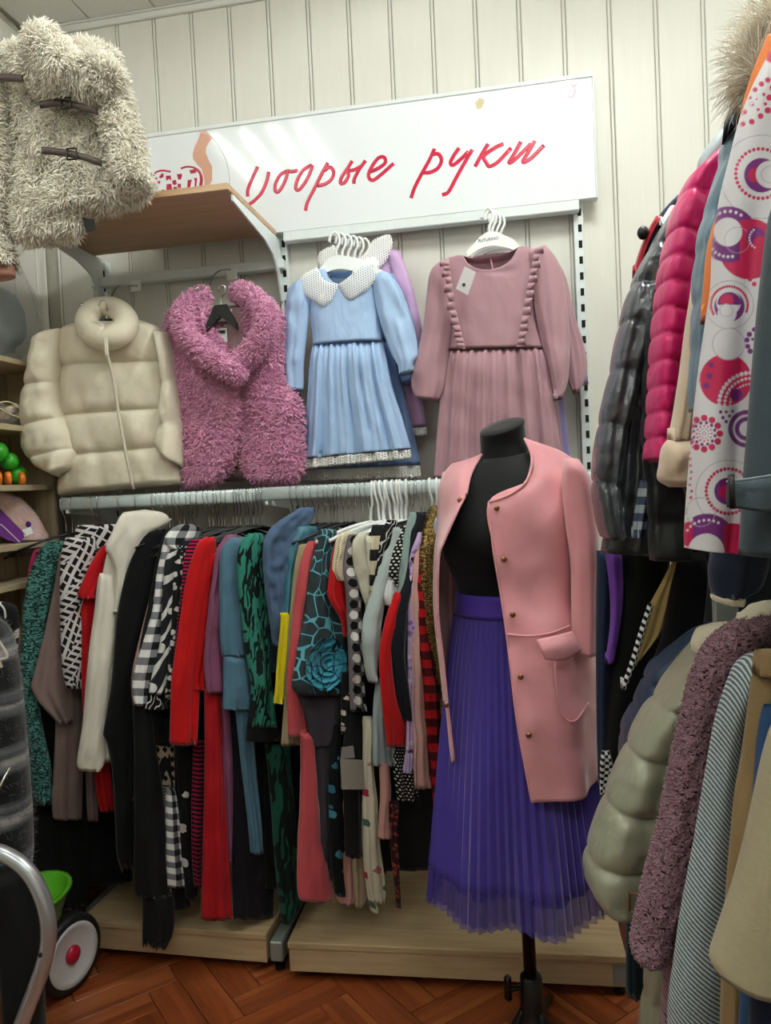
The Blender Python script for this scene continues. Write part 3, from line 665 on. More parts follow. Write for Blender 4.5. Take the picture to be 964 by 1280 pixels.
M_MAUVE = cloth('mauve_cord', '#ae8790', .8, .35, .08, .6, .8)
bd = empty('child_dress', at(440, 470, -.2), 'pale blue child dress with white crochet collar and lace hem, front of its cluster', 'dress', 'child dresses'); p0 = yplane(-.215)
slab('bodice', [(392, 338, 464, 332), (385, 352, 471, 346), (387, 385, 473, 378), (390, 410, 475, 404), (392, 432, 478, 427)], p0, M_BLUE, bd, T=.07, nu=24, nv=30, wr=((.003, 16, 31),), topcut=(.22, .8, .055, .012, .08), round_top=.01)
slab('skirt', [(391, 428, 478, 424, -.01, .06), (388, 450, 483, 445), (385, 490, 491, 485), (381, 530, 503, 522), (379, 556, 510, 547), (377, 574, 514, 561)], p0, M_BLUE, bd, T=.085, nu=70, nv=60, folds=((7, .009, .35, .1, .15), (12.5, .006, .0, .4, .1), (4, .008, 1.2, .7, .2)), wr=((.004, 14, 33),), round_top=.02)
slab('lace_trim', [(377, 575, 514, 562), (376, 587, 515, 573)], p0, M_LACE, bd, T=.085, nu=70, nv=6, folds=((7, .009, 0, .1, .1), (12.5, .006, .0, .4, .1)), round_top=0)
slab('sleeve', [(378, 350, 392, 343), (363, 362, 391, 362), (358, 388, 388, 390), (356, 425, 384, 425), (355, 460, 381, 460), (356, 477, 381, 478), (358, 488, 380, 489)], p0, M_BLUE, bd, T=.055, nu=20, nv=44, off=.012, folds=((3, .003, .6, .2, .3),), wr=((.005, 18, 34),), topcut=None)
slab('sleeve', [(468, 343, 486, 342), (469, 370, 502, 362), (476, 402, 514, 394), (487, 434, 522, 425), (495, 452, 524, 446), (499, 459, 519, 455), (500, 470, 519, 466)], p0, M_BLUE, bd, T=.055, nu=20, nv=44, off=.016, folds=((3, .003, .6, .5, .3),), wr=((.006, 18, 35),))
ZE = lambda p: [(340+x/4.38, 260+y/4.38) for x, y in p]
def crochet(name, pts, Y, parent, flower, fs=1.25):
    P = spline([at(x, y, Y) for x, y in ZE(pts)], 90)[:-1]; c = P.mean(0)
    sc = 1+.07*np.abs(np.sin(np.arange(len(P))*1.3)); P2 = c+(P-c)*sc[:, None]; P2[:, 1] = Y-.006
    rings = [c+(P2-c)*s+np.array([0, -.012*(1-s*s), 0]) for s in (1, .75, .5, .25)]
    V = np.concatenate([rings[0]+[0, .004, 0]]+rings+[[c+[0, -.012, 0]]]); m = len(P)
    o = build(name, V, [ringq(5, m), [[5*m, 4*m+j, 4*m+(j+1) % m] for j in range(m)]], M_LACE2, parent, uv=V[:, [0, 2]])
    f = MB(); fc = at(*ZE([flower])[0], Y-.021)
    for k in range(12):
        a = k*math.pi/6; M = Matrix.Rotation(-a, 3, 'Y'); f.ball(fc+np.array([math.cos(a)*.0115*fs, 0, math.sin(a)*.0115*fs]), (.0062*fs, .002, .0028*fs), 8, 5, np.array(M))
    f.ball(fc, (.004, .003, .004), 8, 5); f.build('crochet_flower', M_LACEW, o, True); return o
def collar(parent, dx, dY, dz=0):
    global at
    base = at
    at = lambda x, y, Y: base(x, y, -.245)+np.array([dx, dY, dz])
    crochet('collar', [(252, 330), (185, 365), (160, 400), (170, 450), (200, 490), (240, 512), (280, 538), (315, 520), (340, 480), (358, 425), (320, 410), (280, 388), (252, 330)], -.245+dY, parent, (285, 505))
    crochet('collar', [(362, 425), (385, 455), (405, 485), (440, 500), (480, 475), (530, 440), (570, 375), (580, 310), (560, 275), (500, 292), (462, 320), (440, 365), (400, 400), (362, 425)], -.245+dY, parent, (440, 475))
    at = base
collar(bd, 0, 0)
b2 = empty('child_dress', at(450, 500, -.14), 'deeper blue child dress mostly hidden behind the pale blue dress, lace hem showing', 'dress', 'child dresses'); p1 = yplane(-.135)
slab('bodice', [(402, 335, 466, 330), (396, 360, 476, 352), (398, 432, 484, 427)], p1, M_BLUE2, b2, T=.04, nu=14, nv=14)
slab('skirt', [(396, 430, 486, 427), (388, 500, 506, 494), (383, 555, 519, 548), (380, 587, 526, 581)], p1, M_BLUE2, b2, T=.05, nu=50, nv=30, folds=((6, .008, .5, .3, .15),), wr=((.004, 14, 36),))
slab('lace_trim', [(380, 588, 526, 582), (380, 602, 527, 597)], p1, M_LACE, b2, T=.052, nu=50, nv=6, folds=((6, .008, 0, .3, .1),), round_top=0)
slab('sleeve', [(470, 345, 492, 342), (480, 390, 512, 385), (496, 440, 524, 432), (500, 470, 526, 462), (504, 482, 527, 474)], p1, M_BLUE2, b2, T=.035, nu=12, nv=24, off=.005)
b3 = empty('child_dress', at(480, 430, -.1), 'lilac child dress with white crochet collar at the back of the blue cluster', 'dress', 'child dresses'); p2_ = yplane(-.09)
slab('bodice', [(440, 322, 490, 310), (436, 350, 498, 345), (440, 430, 505, 425)], p2_, M_LILAC, b3, T=.035, nu=14, nv=14)
slab('skirt', [(440, 428, 506, 424), (436, 500, 526, 494), (434, 540, 534, 533)], p2_, M_LILAC, b3, T=.04, nu=40, nv=24, folds=((6, .006, .5, .3, .15),))
slab('lace_trim', [(434, 541, 534, 534), (434, 550, 534, 544)], p2_, M_LACE, b3, T=.042, nu=40, nv=5, folds=((6, .006, 0, .3, .1),), round_top=0)
slab('sleeve', [(484, 312, 500, 315), (490, 340, 510, 340), (500, 385, 522, 380), (510, 430, 530, 425), (514, 470, 532, 465)], p2_, M_LILAC, b3, T=.035, nu=12, nv=24, off=.012, wr=((.004, 16, 3),))
d_ = at(470, 318, -.115)-at(*ZE([(490, 380)])[0], -.245); collar(b3, d_[0], d_[1], d_[2])

md = empty('child_dress', at(620, 450, -.2), 'mauve corduroy child dress with frilled bib and grey swing tag, front of its cluster', 'dress', 'child dresses')
slab('bodice', [(560, 322, 660, 307), (556, 330, 668, 318), (558, 360, 669, 350), (561, 400, 669, 395), (560, 438, 682, 436)], p0, M_MAUVE, md, T=.07, nu=28, nv=34, wr=((.003, 14, 41),), topcut=(.2, .86, .062, .018, .09), round_top=.008)
slab('skirt', [(559, 435, 683, 433, -.01, .06), (554, 460, 688, 458), (549, 510, 694, 508), (545, 560, 700, 556), (542, 598, 704, 592)], p0, M_MAUVE, md, T=.09, nu=80, nv=50, folds=((8, .010, .3, .15, .12), (14.5, .006, .0, .4, .1), (5, .007, 1.2, .3, .2)), wr=((.004, 12, 42),), round_top=.02)
slab('sleeve', [(548, 330, 562, 324), (537, 348, 564, 342), (531, 400, 566, 396), (523, 442, 561, 438), (515, 474, 560, 470), (517, 490, 556, 489), (522, 498, 548, 503)], p0, M_MAUVE, md, T=.06, nu=22, nv=44, off=.012, folds=((3, .003, .8, .2, .3),), wr=((.005, 16, 43),))
slab('sleeve', [(660, 316, 682, 308), (666, 345, 700, 334), (669, 390, 709, 384), (676, 425, 712, 430), (686, 462, 711, 466), (691, 488, 707, 487), (691, 501, 702, 499)], p0, M_MAUVE, md, T=.06, nu=22, nv=44, off=.014, folds=((3, .003, .8, .6, .3),), wr=((.006, 16, 44),))
for pts, sd in (([(556, 328), (560, 350), (565, 385), (572, 415), (577, 437)], -1), ([(674, 311), (668, 340), (662, 370), (656, 405), (651, 434)], 1)):
    E_ = spline([at(x, y, -.288) for x, y in pts], 120); t_ = np.linspace(0, 1, 120); wv = np.sin(t_*6.283*13)
    w_ = .016+.004*np.sin(t_*40); cols = []
    for q in (0, .35, .7, 1.0):
        cols.append(E_+np.stack([-sd*0*t_+sd*(-.012+w_*q*1.35), -.004-.010*q*(1+wv)*.9+.006*q, .004*q*np.cos(t_*6.283*13)], 1))
    a = np.stack(cols, 1); N = np.zeros_like(a); N[..., 1] = -1
    sheet('frill', a, N, np.stack([a[..., 0], a[..., 2]], -1), M_MAUVE, md, .002)
MB().tube([at(613, 322, -.203), at(617, 340, -.203)], .003, 6).build('back_zip', plain('pink_zip', '#c690a4', .6), md)
M_TAG = plain('grey_card', '#b9b4b4', .6)
tg = MB().poly([at(581, 333, -.315), at(595, 340, -.315), at(585, 369, -.318), at(570, 361, -.318)], (0, -1, 0), .001).build('swing_tag', M_TAG, md)
MB().lathe([(.0001, 0), (.005, 0), (.005, .0012), (.0001, .0012)], 10, Matrix.Translation(at(580, 356, -.3195)) @ Matrix.Rotation(R(90), 4, 'X')).build('print_dot', M_BLACK, tg)
m2 = empty('child_dress', at(680, 450, -.14), 'second mauve child dress behind the tagged one, only a sleeve showing', 'dress', 'child dresses')
slab('bodice', [(572, 322, 672, 310), (570, 360, 680, 350), (572, 437, 688, 434)], p1, M_MAUVE, m2, T=.04, nu=14, nv=14)
slab('skirt', [(572, 436, 688, 434), (562, 510, 698, 506), (556, 592, 706, 588)], p1, M_MAUVE, m2, T=.05, nu=50, nv=24, folds=((6, .008, .5, .5, .15),))
slab('sleeve', [(678, 322, 694, 322), (690, 352, 708, 350), (695, 395, 718, 394), (700, 430, 729, 428), (704, 458, 734, 454), (710, 478, 731, 475), (716, 493, 724, 491)], p1, M_MAUVE, m2, T=.045, nu=18, nv=36, off=.012, folds=((3, .004, .5, .3, .3),))
m3 = empty('child_dress', at(690, 500, -.1), 'violet child dress at the back of the mauve cluster, only its edge showing', 'dress', 'child dresses')
slab('bodice', [(590, 322, 676, 312), (586, 360, 688, 352), (590, 437, 696, 434)], p2_, M_PURP, m3, T=.03, nu=12, nv=12)
slab('skirt', [(590, 436, 696, 434), (582, 510, 706, 506), (578, 585, 714, 580)], p2_, M_PURP, m3, T=.04, nu=40, nv=20, folds=((6, .006, .5, .1, .15),))
slab('sleeve', [(690, 350, 704, 350), (700, 420, 724, 418), (708, 470, 734, 466), (714, 486, 736, 480)], p2_, M_PURP, m3, T=.03, nu=10, nv=20, off=.004)

# ---- white plastic hangers of the dresses
def dress_hanger(dx, dY, dz, label, group, text=False):
    o_ = np.array([dx, dY, dz]); Z = lambda p: [at(540+x/6.025, 240+y/6.025, -.2)+o_ for x, y in p]
    r = empty('clothes_hanger', Z([(440, 350)])[0], label, 'hanger', group)
    MB().poly(Z([(258, 455), (275, 490), (350, 440), (400, 418), (470, 408), (550, 420), (640, 445), (655, 405), (580, 370), (520, 312), (480, 302), (412, 307), (360, 345), (310, 400)]), (0, -1, 0), .006).build('arms', M_HANGW, r)
    MB().tube(spline(Z([(432, 312), (432, 262), (458, 205), (455, 155), (425, 122), (388, 148), (376, 200)]), 22), [.0045]*21+[.006], 8).build('hook', M_HANGW, r, True)
    if text:
        f = bpy.data.curves.new('lettering', 'FONT'); f.body = 'FUTURINO'; f.size = .0125; f.align_x = 'CENTER'; f.align_y = 'CENTER'; f.extrude = .0003; f.materials.append(plain('lettering_grey', '#6a6e70', .5))
        t0 = bpy.data.objects.new('lettering_source', f); COL.objects.link(t0); bpy.context.view_layer.update(); me = bpy.data.meshes.new_from_object(t0); bpy.data.objects.remove(t0)
        t = bpy.data.objects.new('lettering', me); COL.objects.link(t); c = Z([(427, 363)])[0]+[0, -.0068, 0]
        t.parent = r; t.matrix_parent_inverse = Matrix.Translation(-r.location); t.location = c; t.rotation_euler = (R(90), R(-3.5), 0)
G1, G2 = 'white hangers of the mauve dresses', 'white hangers of the blue dresses'
dress_hanger(0, 0, 0, 'white hanger lettered in grey above the front mauve dress', G1, True)
for k in (1, 2, 3): dress_hanger(.012*k-.004, .034*k, .004*k, 'white hanger above the mauve dresses, %s behind the lettered one' % ('next', 'second', 'third')[k-1], G1)
q_ = at(425, 330, -.2)-at(612, 300, -.2)
for k in range(6): dress_hanger(q_[0]-.008+.014*k, -.012+.024*k, q_[2]+.002*k, ['white hanger inside the pale blue dress collar'][0] if k == 0 else 'white hanger in the blue dress cluster, %s counting back from the front one' % ('first', 'second', 'third', 'fourth', 'fifth')[k-1], G2)

# ============================================================ mannequin with coat and skirt
MY = -.75
M_TORSO = cloth('black_stretch_cover', '#0d0e10', .7, .25, .1, .1, .6)
M_BLACKMET = plain('black_stand', '#0a0b0c', .35, .2)
mn = empty('mannequin', at(664, 1270, MY), 'black tailor dummy on a pole stand wearing the pink coat and violet skirt', 'mannequin')
zf = 0
mn.location = (at(664, 1240, MY)[0], MY, 0)
pm = yplane(MY)
slab('torso', [(600, 572, 662, 560, 0, .12), (582, 588, 684, 574, .0, .16), (566, 606, 706, 592, .005, .19), (558, 630, 714, 620, .01, .22), (552, 660, 714, 655, .015, .25), (553, 685, 711, 682, .015, .25), (562, 710, 704, 708, .005, .22), (571, 735, 698, 734, 0, .2), (569, 775, 704, 775, 0, .2), (562, 820, 712, 820, 0, .22), (560, 850, 714, 850, 0, .22)], pm, M_TORSO, mn, k=2, nu=40, nv=60, round_top=.02, rt_bot=.03)
nk = [at(633, 592, MY), at(632, 570, MY-.005), at(629, 550, MY-.01), at(628, 534, MY-.018)]
nk = spline(nk, 14); d_ = nk[-1]-nk[-2]; ax = d_/np.linalg.norm(d_)+np.array([-.24, -.06, 0]); ax /= np.linalg.norm(ax); u_, w_ = orth(ax)
th = np.arange(32)*2*math.pi/32; rings = []
for i, p in enumerate(nk):
    f = i/13; a2 = np.array([0, 0, 1.0])*(1-f)+ax*f; a2 /= np.linalg.norm(a2); u2 = np.array([1.0, 0, 0]); u2 -= a2*np.dot(u2, a2); u2 /= np.linalg.norm(u2); w2 = np.cross(a2, u2)
    r = .062-.008*min(1, f*1.6)+.02*max(0, .35-f)**1.0
    rings.append(p+r*(np.cos(th)[:, None]*u2+np.sin(th)[:, None]*w2))
e = nk[-1]; rr = rings[-1]; rings.append(e+(rr-e)*.97+ax*.003); rings.append(e+(rr-e)*.5+ax*.004)
V = np.concatenate(rings+[[e+ax*.004]]); n = len(rings)
build('neck', V, [ringq(n, 32), [[n*32, (n-1)*32+j, (n-1)*32+(j+1) % 32] for j in range(32)]], M_TORSO, mn)
px_, pz_ = at(664, 1225, MY)[0], at(664, 1245, MY)[2]
MB().tube([(px_-.012, MY, .95), (px_, MY, pz_)], .0155, 16).build('pole', M_BLACKMET, mn, True)
MB().lathe([(.020, pz_+.055), (.026, pz_+.05), (.028, pz_-.02), (.036, pz_-.055), (.05, pz_-.075), (.052, pz_-.085), (.03, pz_-.085)], 20, Matrix.Translation((px_, MY, 0))).build('hub', M_BLACKMET, mn, True)
kn = np.array([px_-.052, MY-.01, pz_+.02])
MB().tube([kn, (px_-.02, MY, pz_+.02)], .006, 8).box(kn+[-.012, -.010, -.03], kn+[.006, .010, .034], .007).build('clamp_knob', M_BLACKMET, mn)
for a in (200, 320, 80):
    c, s = math.cos(R(a)), math.sin(R(a)); MB().tube(spline([(px_+c*.02, MY+s*.02, pz_-.03), (px_+c*.06, MY+s*.06, pz_-.08), (px_+c*.15, MY+s*.15, .05), (px_+c*.26, MY+s*.26, .012)], 16), .011, 8).build('leg', M_BLACKMET, mn, True)

# ---- violet pleated tulle skirt
def tulle(name, c, alpha):
    g = G(name, .7, .25, .4); uv = g.co('UV'); x = lin(c)
    g.color(g.mix(g.noise(uv, 40, 2), tuple(v*.9 for v in x[:3]), tuple(min(1, v*1.1) for v in x[:3])))
    lw = g.new('LayerWeight'); lw.inputs[0].default_value = .35
    z = g.xyz(g.co('Object'))[2]; up = g.new('MapRange'); g.put(up.inputs[0], z); zh = at(557, 1100, MY)[2]; up.inputs[1].default_value = zh+.03; up.inputs[2].default_value = zh+.10
    al = g.math('ADD', alpha, g.math('MULTIPLY', lw.outputs['Facing'], 1-alpha)); g.put(g.b.inputs['Alpha'], g.math('MAXIMUM', al, up.outputs[0])); return g.m
M_TULLE = tulle('violet_tulle', '#44368f', .60); M_LINER = cloth('violet_lining', '#342878', .7, .2); M_BAND = cloth('violet_elastic', '#4d36a0', .7, .2, .1, .1)
sk = empty('pleated_skirt', (px_, MY, .5), 'violet pleated tulle skirt with elastic waistband on the dummy', 'skirt')
slab('waistband', [(570, 736, 701, 735), (567, 765, 703, 764)], pm, M_BAND, sk, T=.232, k=2, nu=40, nv=8, round_top=.004)
zt, zb_ = at(640, 762, MY)[2], at(557, 1100, MY)[2]
def skirt(name, zt, zb, r0, r1, cx0, cx1, npl, amp, mat, nv=40, ph=0.0, dpt=(.85, 1.0)):
    m = npl*6; th = np.linspace(0, 2*math.pi, m, endpoint=False); rg = []; uvs = []
    for i in range(nv):
        f = i/(nv-1); z = zt+(zb-zt)*f; r = r0+(r1-r0)*(f**.8); dp = dpt[0]+(dpt[1]-dpt[0])*min(1, f*2)
        zig = np.abs(((np.arange(m)/6+ph) % 1)*2-1)*2-1
        big = .012*f*np.sin(5*th+1.0)+.010*f*np.sin(9*th+.5+.6*f)
        rr = r+zig*amp*(.25+.75*f)*r/r1+big
        cx = cx0+(cx1-cx0)*f
        rg.append(np.stack([cx+rr*np.cos(th), MY+rr*dp*np.sin(th), np.full(m, z)+(.006*np.sin(7*th) if i == nv-1 else 0)], 1)); uvs.append(np.stack([th*r1, np.full(m, -z)], 1))
    V = np.concatenate(rg)
    return build(name, V, [ringq(nv, m)[:, ::-1]], mat, sk, uv=np.concatenate(uvs), smooth=False)
xa = at(637, 762, MY)[0]; xb = at(652, 1100, MY)[0]
skirt('outer_layer', zt, zb_, .130, .222, xa, xb, 64, .0065, M_TULLE)
skirt('middle_layer', zt, zb_+.006, .127, .212, xa, xb, 56, .006, M_TULLE, 30, .3)
skirt('lining', zt, zb_+.06, .122, .203, xa, xb, 22, .006, M_LINER, 24)

# ---- pink suede coat
def suede(name, c, c2):
    g = G(name, .9, .12, .5); n = g.noise(g.co('Object'), 12, 4, .6); g.color(g.mix(g.ramp(n, [(.35, c), (.7, c2)]), c, c2) if False else g.ramp(n, [(.35, c), (.7, c2)]))
    g.bump(g.noise(g.co('Object'), 350, 2), .12, .001); folds_bump(g, .25, 9); return g.m
M_SUEDE = suede('pink_suede', '#d58f97', '#dd9da2'); M_COATLIN = cloth('coat_inside', '#a5807f', .8); M_GOLD = plain('brass_snap', '#9a6b4a', .3, .9)
ct = empty('suede_coat', (px_, MY, .8), 'open pink suede coat with snaps and flap pocket worn by the dummy', 'coat')
def grid(rows, Ys, dY=0): return [[at(x, y, Y+dY) for (x, y), Y in zip(r, ys)] for r, ys in zip(rows, Ys)]
rows = [[(656, 549), (670, 554), (688, 560), (705, 567), (720, 576), (722, 580)],
 [(666, 574), (681, 577), (698, 583), (714, 590), (730, 602), (732, 606)],
 [(659, 601), (676, 605), (696, 610), (714, 618), (731, 632), (734, 636)],
 [(611, 628), (641, 640), (676, 650), (707, 660), (732, 668), (736, 672)],
 [(617, 687), (646, 696), (680, 701), (708, 705), (731, 706), (735, 706)],
 [(625, 735), (653, 742), (684, 747), (712, 749), (734, 747), (738, 746)],
 [(634, 796), (661, 798), (692, 796), (719, 791), (739, 788), (744, 784)],
 [(645, 890), (673, 896), (704, 896), (730, 892), (746, 886), (749, 880)],
 [(656, 955), (685, 962), (714, 961), (736, 952), (748, 938), (751, 930)],
 [(665, 1001), (692, 1003), (719, 1000), (738, 990), (747, 972), (750, 960)]]
Ys = [[-.79, -.79, -.78, -.765, -.75, -.70], [-.83, -.83, -.82, -.80, -.76, -.68], [-.865, -.87, -.855, -.83, -.77, -.66], [-.90, -.905, -.89, -.855, -.78, -.65]]+[[-.915, -.91, -.89, -.85, -.77, -.64]]*2+[[-.93, -.935, -.915, -.87, -.78, -.62]]+[[-.965, -.97, -.95, -.90, -.79, -.60]]*3
patch('front_panel', grid(rows, Ys), M_SUEDE, ct, 44, 80, .004, folds=lambda u, v, a: .006*np.sin(6.3*(2.2*u+.3*v))*v+.003*wob(a, 9, 51))
rows = [[(566, 580), (577, 577), (590, 573), (602, 568)], [(556, 592), (567, 592), (577, 590), (589, 592)], [(551, 610), (559, 611), (570, 612), (583, 618)], [(548, 640), (555, 641), (563, 642), (572, 640)], [(546, 668), (549, 670), (552, 673), (556, 676)], [(543, 700), (545, 701), (547, 702), (549, 700)], [(543, 766), (544, 766), (546, 766), (548, 766)], [(550, 830), (551, 830), (553, 830), (555, 830)], [(556, 890), (558, 890), (559, 890), (561, 890)], [(560, 955), (562, 955), (565, 955), (568, 951)]]
Ys = [[-.72, -.74, -.76, -.78], [-.72, -.77, -.80, -.82], [-.72, -.78, -.83, -.865], [-.71, -.79, -.85, -.90]]+[[-.70, -.79, -.86, -.92]]*6
patch('front_panel', grid(rows, Ys), M_SUEDE, ct, 20, 60, .004)
patch('back_panel', [[at(x, y, Y) for x, Y in zip(xs, (-.70, -.61, -.57, -.60, -.66))] for y, xs in ((592, (560, 592, 637, 694, 728)), (612, (554, 590, 640, 700, 734)), (660, (548, 590, 640, 700, 737)), (760, (545, 590, 640, 700, 741)), (880, (557, 595, 645, 705, 749)), (950, (563, 600, 650, 705, 751)))], M_COATLIN, ct, 24, 30, .004)
slab('sleeve', [(706, 572, 722, 574), (702, 590, 735, 594), (702, 615, 742, 618), (706, 655, 746, 652), (712, 700, 747, 695), (713, 740, 746, 742), (713, 780, 745, 782), (714, 808, 744, 812)], yplane(-.84), M_SUEDE, ct, T=.11, nu=26, nv=60, k=2.2, off=.03, wr=((.006, 9, 53),), folds=((1.5, .004, .5, .2, .1),), round_top=.03)
slab('sleeve', [(553, 590, 572, 586), (547, 630, 570, 628), (548, 720, 568, 720), (552, 800, 570, 802)], yplane(-.64), M_SUEDE, ct, T=.06, nu=14, nv=24)
def seam(name, pts, Y, r, mat, parent, n=24):
    Ys_ = np.broadcast_to(Y, (len(pts),)); return MB().tube(spline([at(x, y, q) for (x, y), q in zip(pts, Ys_)], n), r, 6).build(name, mat, parent, True)
seam('waist_seam', [(634, 793), (661, 795), (690, 791), (713, 782)], [-.938, -.942, -.924, -.90], .0026, M_SUEDE, ct)
seam('neck_edge', [(656, 548), (665, 572), (659, 600), (640, 617), (611, 628)], [-.795, -.838, -.875, -.895, -.905], .003, M_SUEDE, ct)
seam('front_edge', [(611, 628), (617, 687), (625, 735), (634, 796), (645, 890), (656, 955), (665, 1001)], [-.905, -.918, -.92, -.935, -.968, -.97, -.97], .003, M_SUEDE, ct, 40)
seam('neck_edge', [(602, 568), (589, 592), (583, 618)], [-.783, -.824, -.868], .003, M_SUEDE, ct)
seam('pocket_seam', [(694, 828), (696, 860), (700, 886), (710, 901), (722, 899), (736, 878)], [-.962, -.966, -.966, -.962, -.945, -.905], .0026, M_SUEDE, ct)
seam('tie_loop', [(546, 764), (545, 780), (547, 796)], -.93, .003, M_SUEDE, ct)
patch('pocket_flap', [[at(671, 800, -.955), at(694, 795, -.95), at(715, 789, -.925)], [at(676, 812, -.968), at(700, 808, -.963), at(722, 802, -.93)], [at(681, 824, -.965), at(706, 825, -.955), at(727, 812, -.925)]], M_SUEDE, ct, 14, 10, .005)
for x, y, Y in ((621, 635, -.908), (630, 699, -.92), (641, 768, -.93), (651, 846, -.965), (661, 919, -.975), (575, 625, -.872), (558, 881, -.925)):
    c = at(x, y, Y-.003); M = Matrix.Translation(c) @ Matrix.Rotation(R(90), 4, 'X')
    MB().lathe([(.0001, .004), (.0035, .004), (.006, .0025), (.0065, 0), (.0001, -.002)], 14, M).build('snap_button', M_GOLD, ct, True)

# ============================================================ clothes on the rail, seen side on
def pat(name, fn, rough=.85, fold=.35, sheen=.1, k=1.0, spec=.2):
    g = G(name, rough, spec, sheen); g.color(fn(g, g.co('UV')))
    if fold: folds_bump(g, fold, 16)
    weave(g, k); return g.m
def cell(g, uv, su, sv=None, rot=0.0):
    x = g.xyz(g.mapv(uv, (1/su, 1/(sv or su), 1), (0, 0, rot))); return g.math('FRACT', x[0]), g.math('FRACT', x[1]), x
def gingham(c1, c2, c3, s):
    def f(g, uv):
        a, b, _ = cell(g, uv, s); return g.mix(g.gt(a, .5), g.mix(g.gt(b, .5), c1, c2), g.mix(g.gt(b, .5), c2, c3))
    return f
def stripes(c1, c2, s, duty=.5, rot=0.0, wobble=0.0):
    def f(g, uv):
        a, b, x = cell(g, uv, s, s, rot)
        if wobble: b = g.math('FRACT', g.math('ADD', x[1], g.math('MULTIPLY', g.noise(uv, 30, 2), wobble)))
        return g.mix(g.gt(b, duty), c1, c2)
    return f
def tiger(c1, c2, s=26, thr=.56):
    def f(g, uv):
        n = g.noise(g.mapv(uv, (2.3, .55, 1), (0, 0, .5)), s*.95, 1, .4, dist=1.0); w = g.wave(g.mapv(uv, (1, .4, 1), (0, 0, .4)), s*1.2, 7, 1.5, 1)
        return g.mix(g.gt(g.math('ADD', n, g.math('MULTIPLY', w, .16)), thr+.065), c1, c2)
    return f
def tweed(c0, c1, c2, s=.0075):
    def f(g, uv):
        a, b, x = cell(g, uv, s, s*.6); wn = g.new('TexWhiteNoise', noise_dimensions='2D'); g.put(wn.inputs['Vector'], g.comb(g.math('FLOOR', x[0]), g.math('FLOOR', x[1])))
        n = g.noise(uv, 650, 2); v = wn.outputs['Value']
        base = g.mix(g.gt(v, .5), c0, c1); return g.mix(g.gt(g.math('ADD', n, g.math('MULTIPLY', v, .25)), .70), base, c2)
    return f
def geo(c1, c2, s=.028):
    def f(g, uv):
        a, b, x = cell(g, uv, s*3.2, s*3.2, .5); h, i, y = cell(g, uv, s, s*.62, .5); j, k, z = cell(g, uv, s*.62, s, .5)
        bar1 = g.math('MULTIPLY', g.gt(i, .46), g.gt(h, .2)); bar2 = g.math('MULTIPLY', g.gt(j, .46), g.gt(k, .2))
        m = g.mix(g.gt(g.math('ADD', a, g.math('MULTIPLY', b, .0)), .5), bar1, bar2); nz = g.noise(uv, 300, 2)
        return g.mix(g.gt(g.math('ADD', g.new('RGBToBW').outputs[0] if False else g.math('MULTIPLY', m, .8), g.math('MULTIPLY', nz, .3)), .55), c2, c1)
    return f
def dots(c1, c2, s, r, stagger=True):
    def f(g, uv):
        x = g.xyz(g.mapv(uv, (1/s, 1/s, 1))); row = g.math('FLOOR', x[1]); sh = g.math('MULTIPLY', g.math('MODULO', row, 2.0), .5) if stagger else 0.0
        a = g.math('SUBTRACT', g.math('FRACT', g.math('ADD', x[0], sh)), .5); b = g.math('SUBTRACT', g.math('FRACT', x[1]), .5)
        d = g.math('ADD', g.math('MULTIPLY', a, a), g.math('MULTIPLY', b, b)); return g.mix(g.lt(d, r*r), c1, c2)
    return f
def bigdots(c0, c1, c2, s, r):
    def f(g, uv):
        x = g.xyz(g.mapv(uv, (1/s, 1/s, 1))); row = g.math('FLOOR', x[1]); cl = g.math('FLOOR', x[0])
        a = g.math('SUBTRACT', g.math('FRACT', x[0]), .5); b = g.math('SUBTRACT', g.math('FRACT', x[1]), .5)
        d = g.math('ADD', g.math('MULTIPLY', a, a), g.math('MULTIPLY', b, b)); k = g.math('MODULO', g.math('ABSOLUTE', g.math('ADD', row, cl)), 2.0)
        return g.mix(g.lt(d, r*r), c0, g.mix(g.gt(k, .5), c1, c2))
    return f
def floral(bg, *cs, s=30, thr=.33, leaf=None):
    def f(g, uv):
        n = g.math('MULTIPLY', g.math('SUBTRACT', g.noise(uv, s*2.4, 3), .5), .5)
        v = g.vor(uv, s); rc = g.vor(uv, s, out=1); h = g.xyz(rc)[0]; c = cs[0]
        for i, q in enumerate(cs[1:]): c = g.mix(g.gt(h, (i+1)/len(cs)), c, q)
        r = g.mix(g.lt(g.math('ADD', v, n), thr), bg, c)
        if leaf: r = g.mix(g.lt(g.math('ADD', g.vor(g.mapv(uv, (1.7, .8, 1), (0, 0, .6)), s*1.1), n), .16), r, leaf)
        return r
    return f
def lines(bg, c, s=22, w=.045, extra=0.0):
    def f(g, uv):
        d = g.vor(g.mapv(uv, (1, .8, 1)), s, 'DISTANCE_TO_EDGE'); return g.mix(g.lt(d, w), bg, c)
    return f
def swirl(bg, c, s=9):
    def f(g, uv):
        w = g.wave(g.mapv(uv, (1, .6, 1), (0, 0, .8)), s, 6, 1.1, 0); v = g.vor(uv, 16)
        return g.mix(g.math('MAXIMUM', g.gt(w, .80), g.lt(v, .24)), bg, c)
    return f
def glitter(c1, c2):
    def f(g, uv):
        rc = g.vor(uv, 620, out=1); return g.mix(g.gt(g.xyz(rc)[0], .62), c1, c2)
    return f
def zigdiamond(c1, c2, s):
    def f(g, uv):
        a, b, _ = cell(g, uv, s, s*1.3); d = g.math('ADD', g.math('ABSOLUTE', g.math('SUBTRACT', a, .5)), g.math('ABSOLUTE', g.math('SUBTRACT', b, .5))); return g.mix(g.lt(d, .36), c1, c2)
    return f
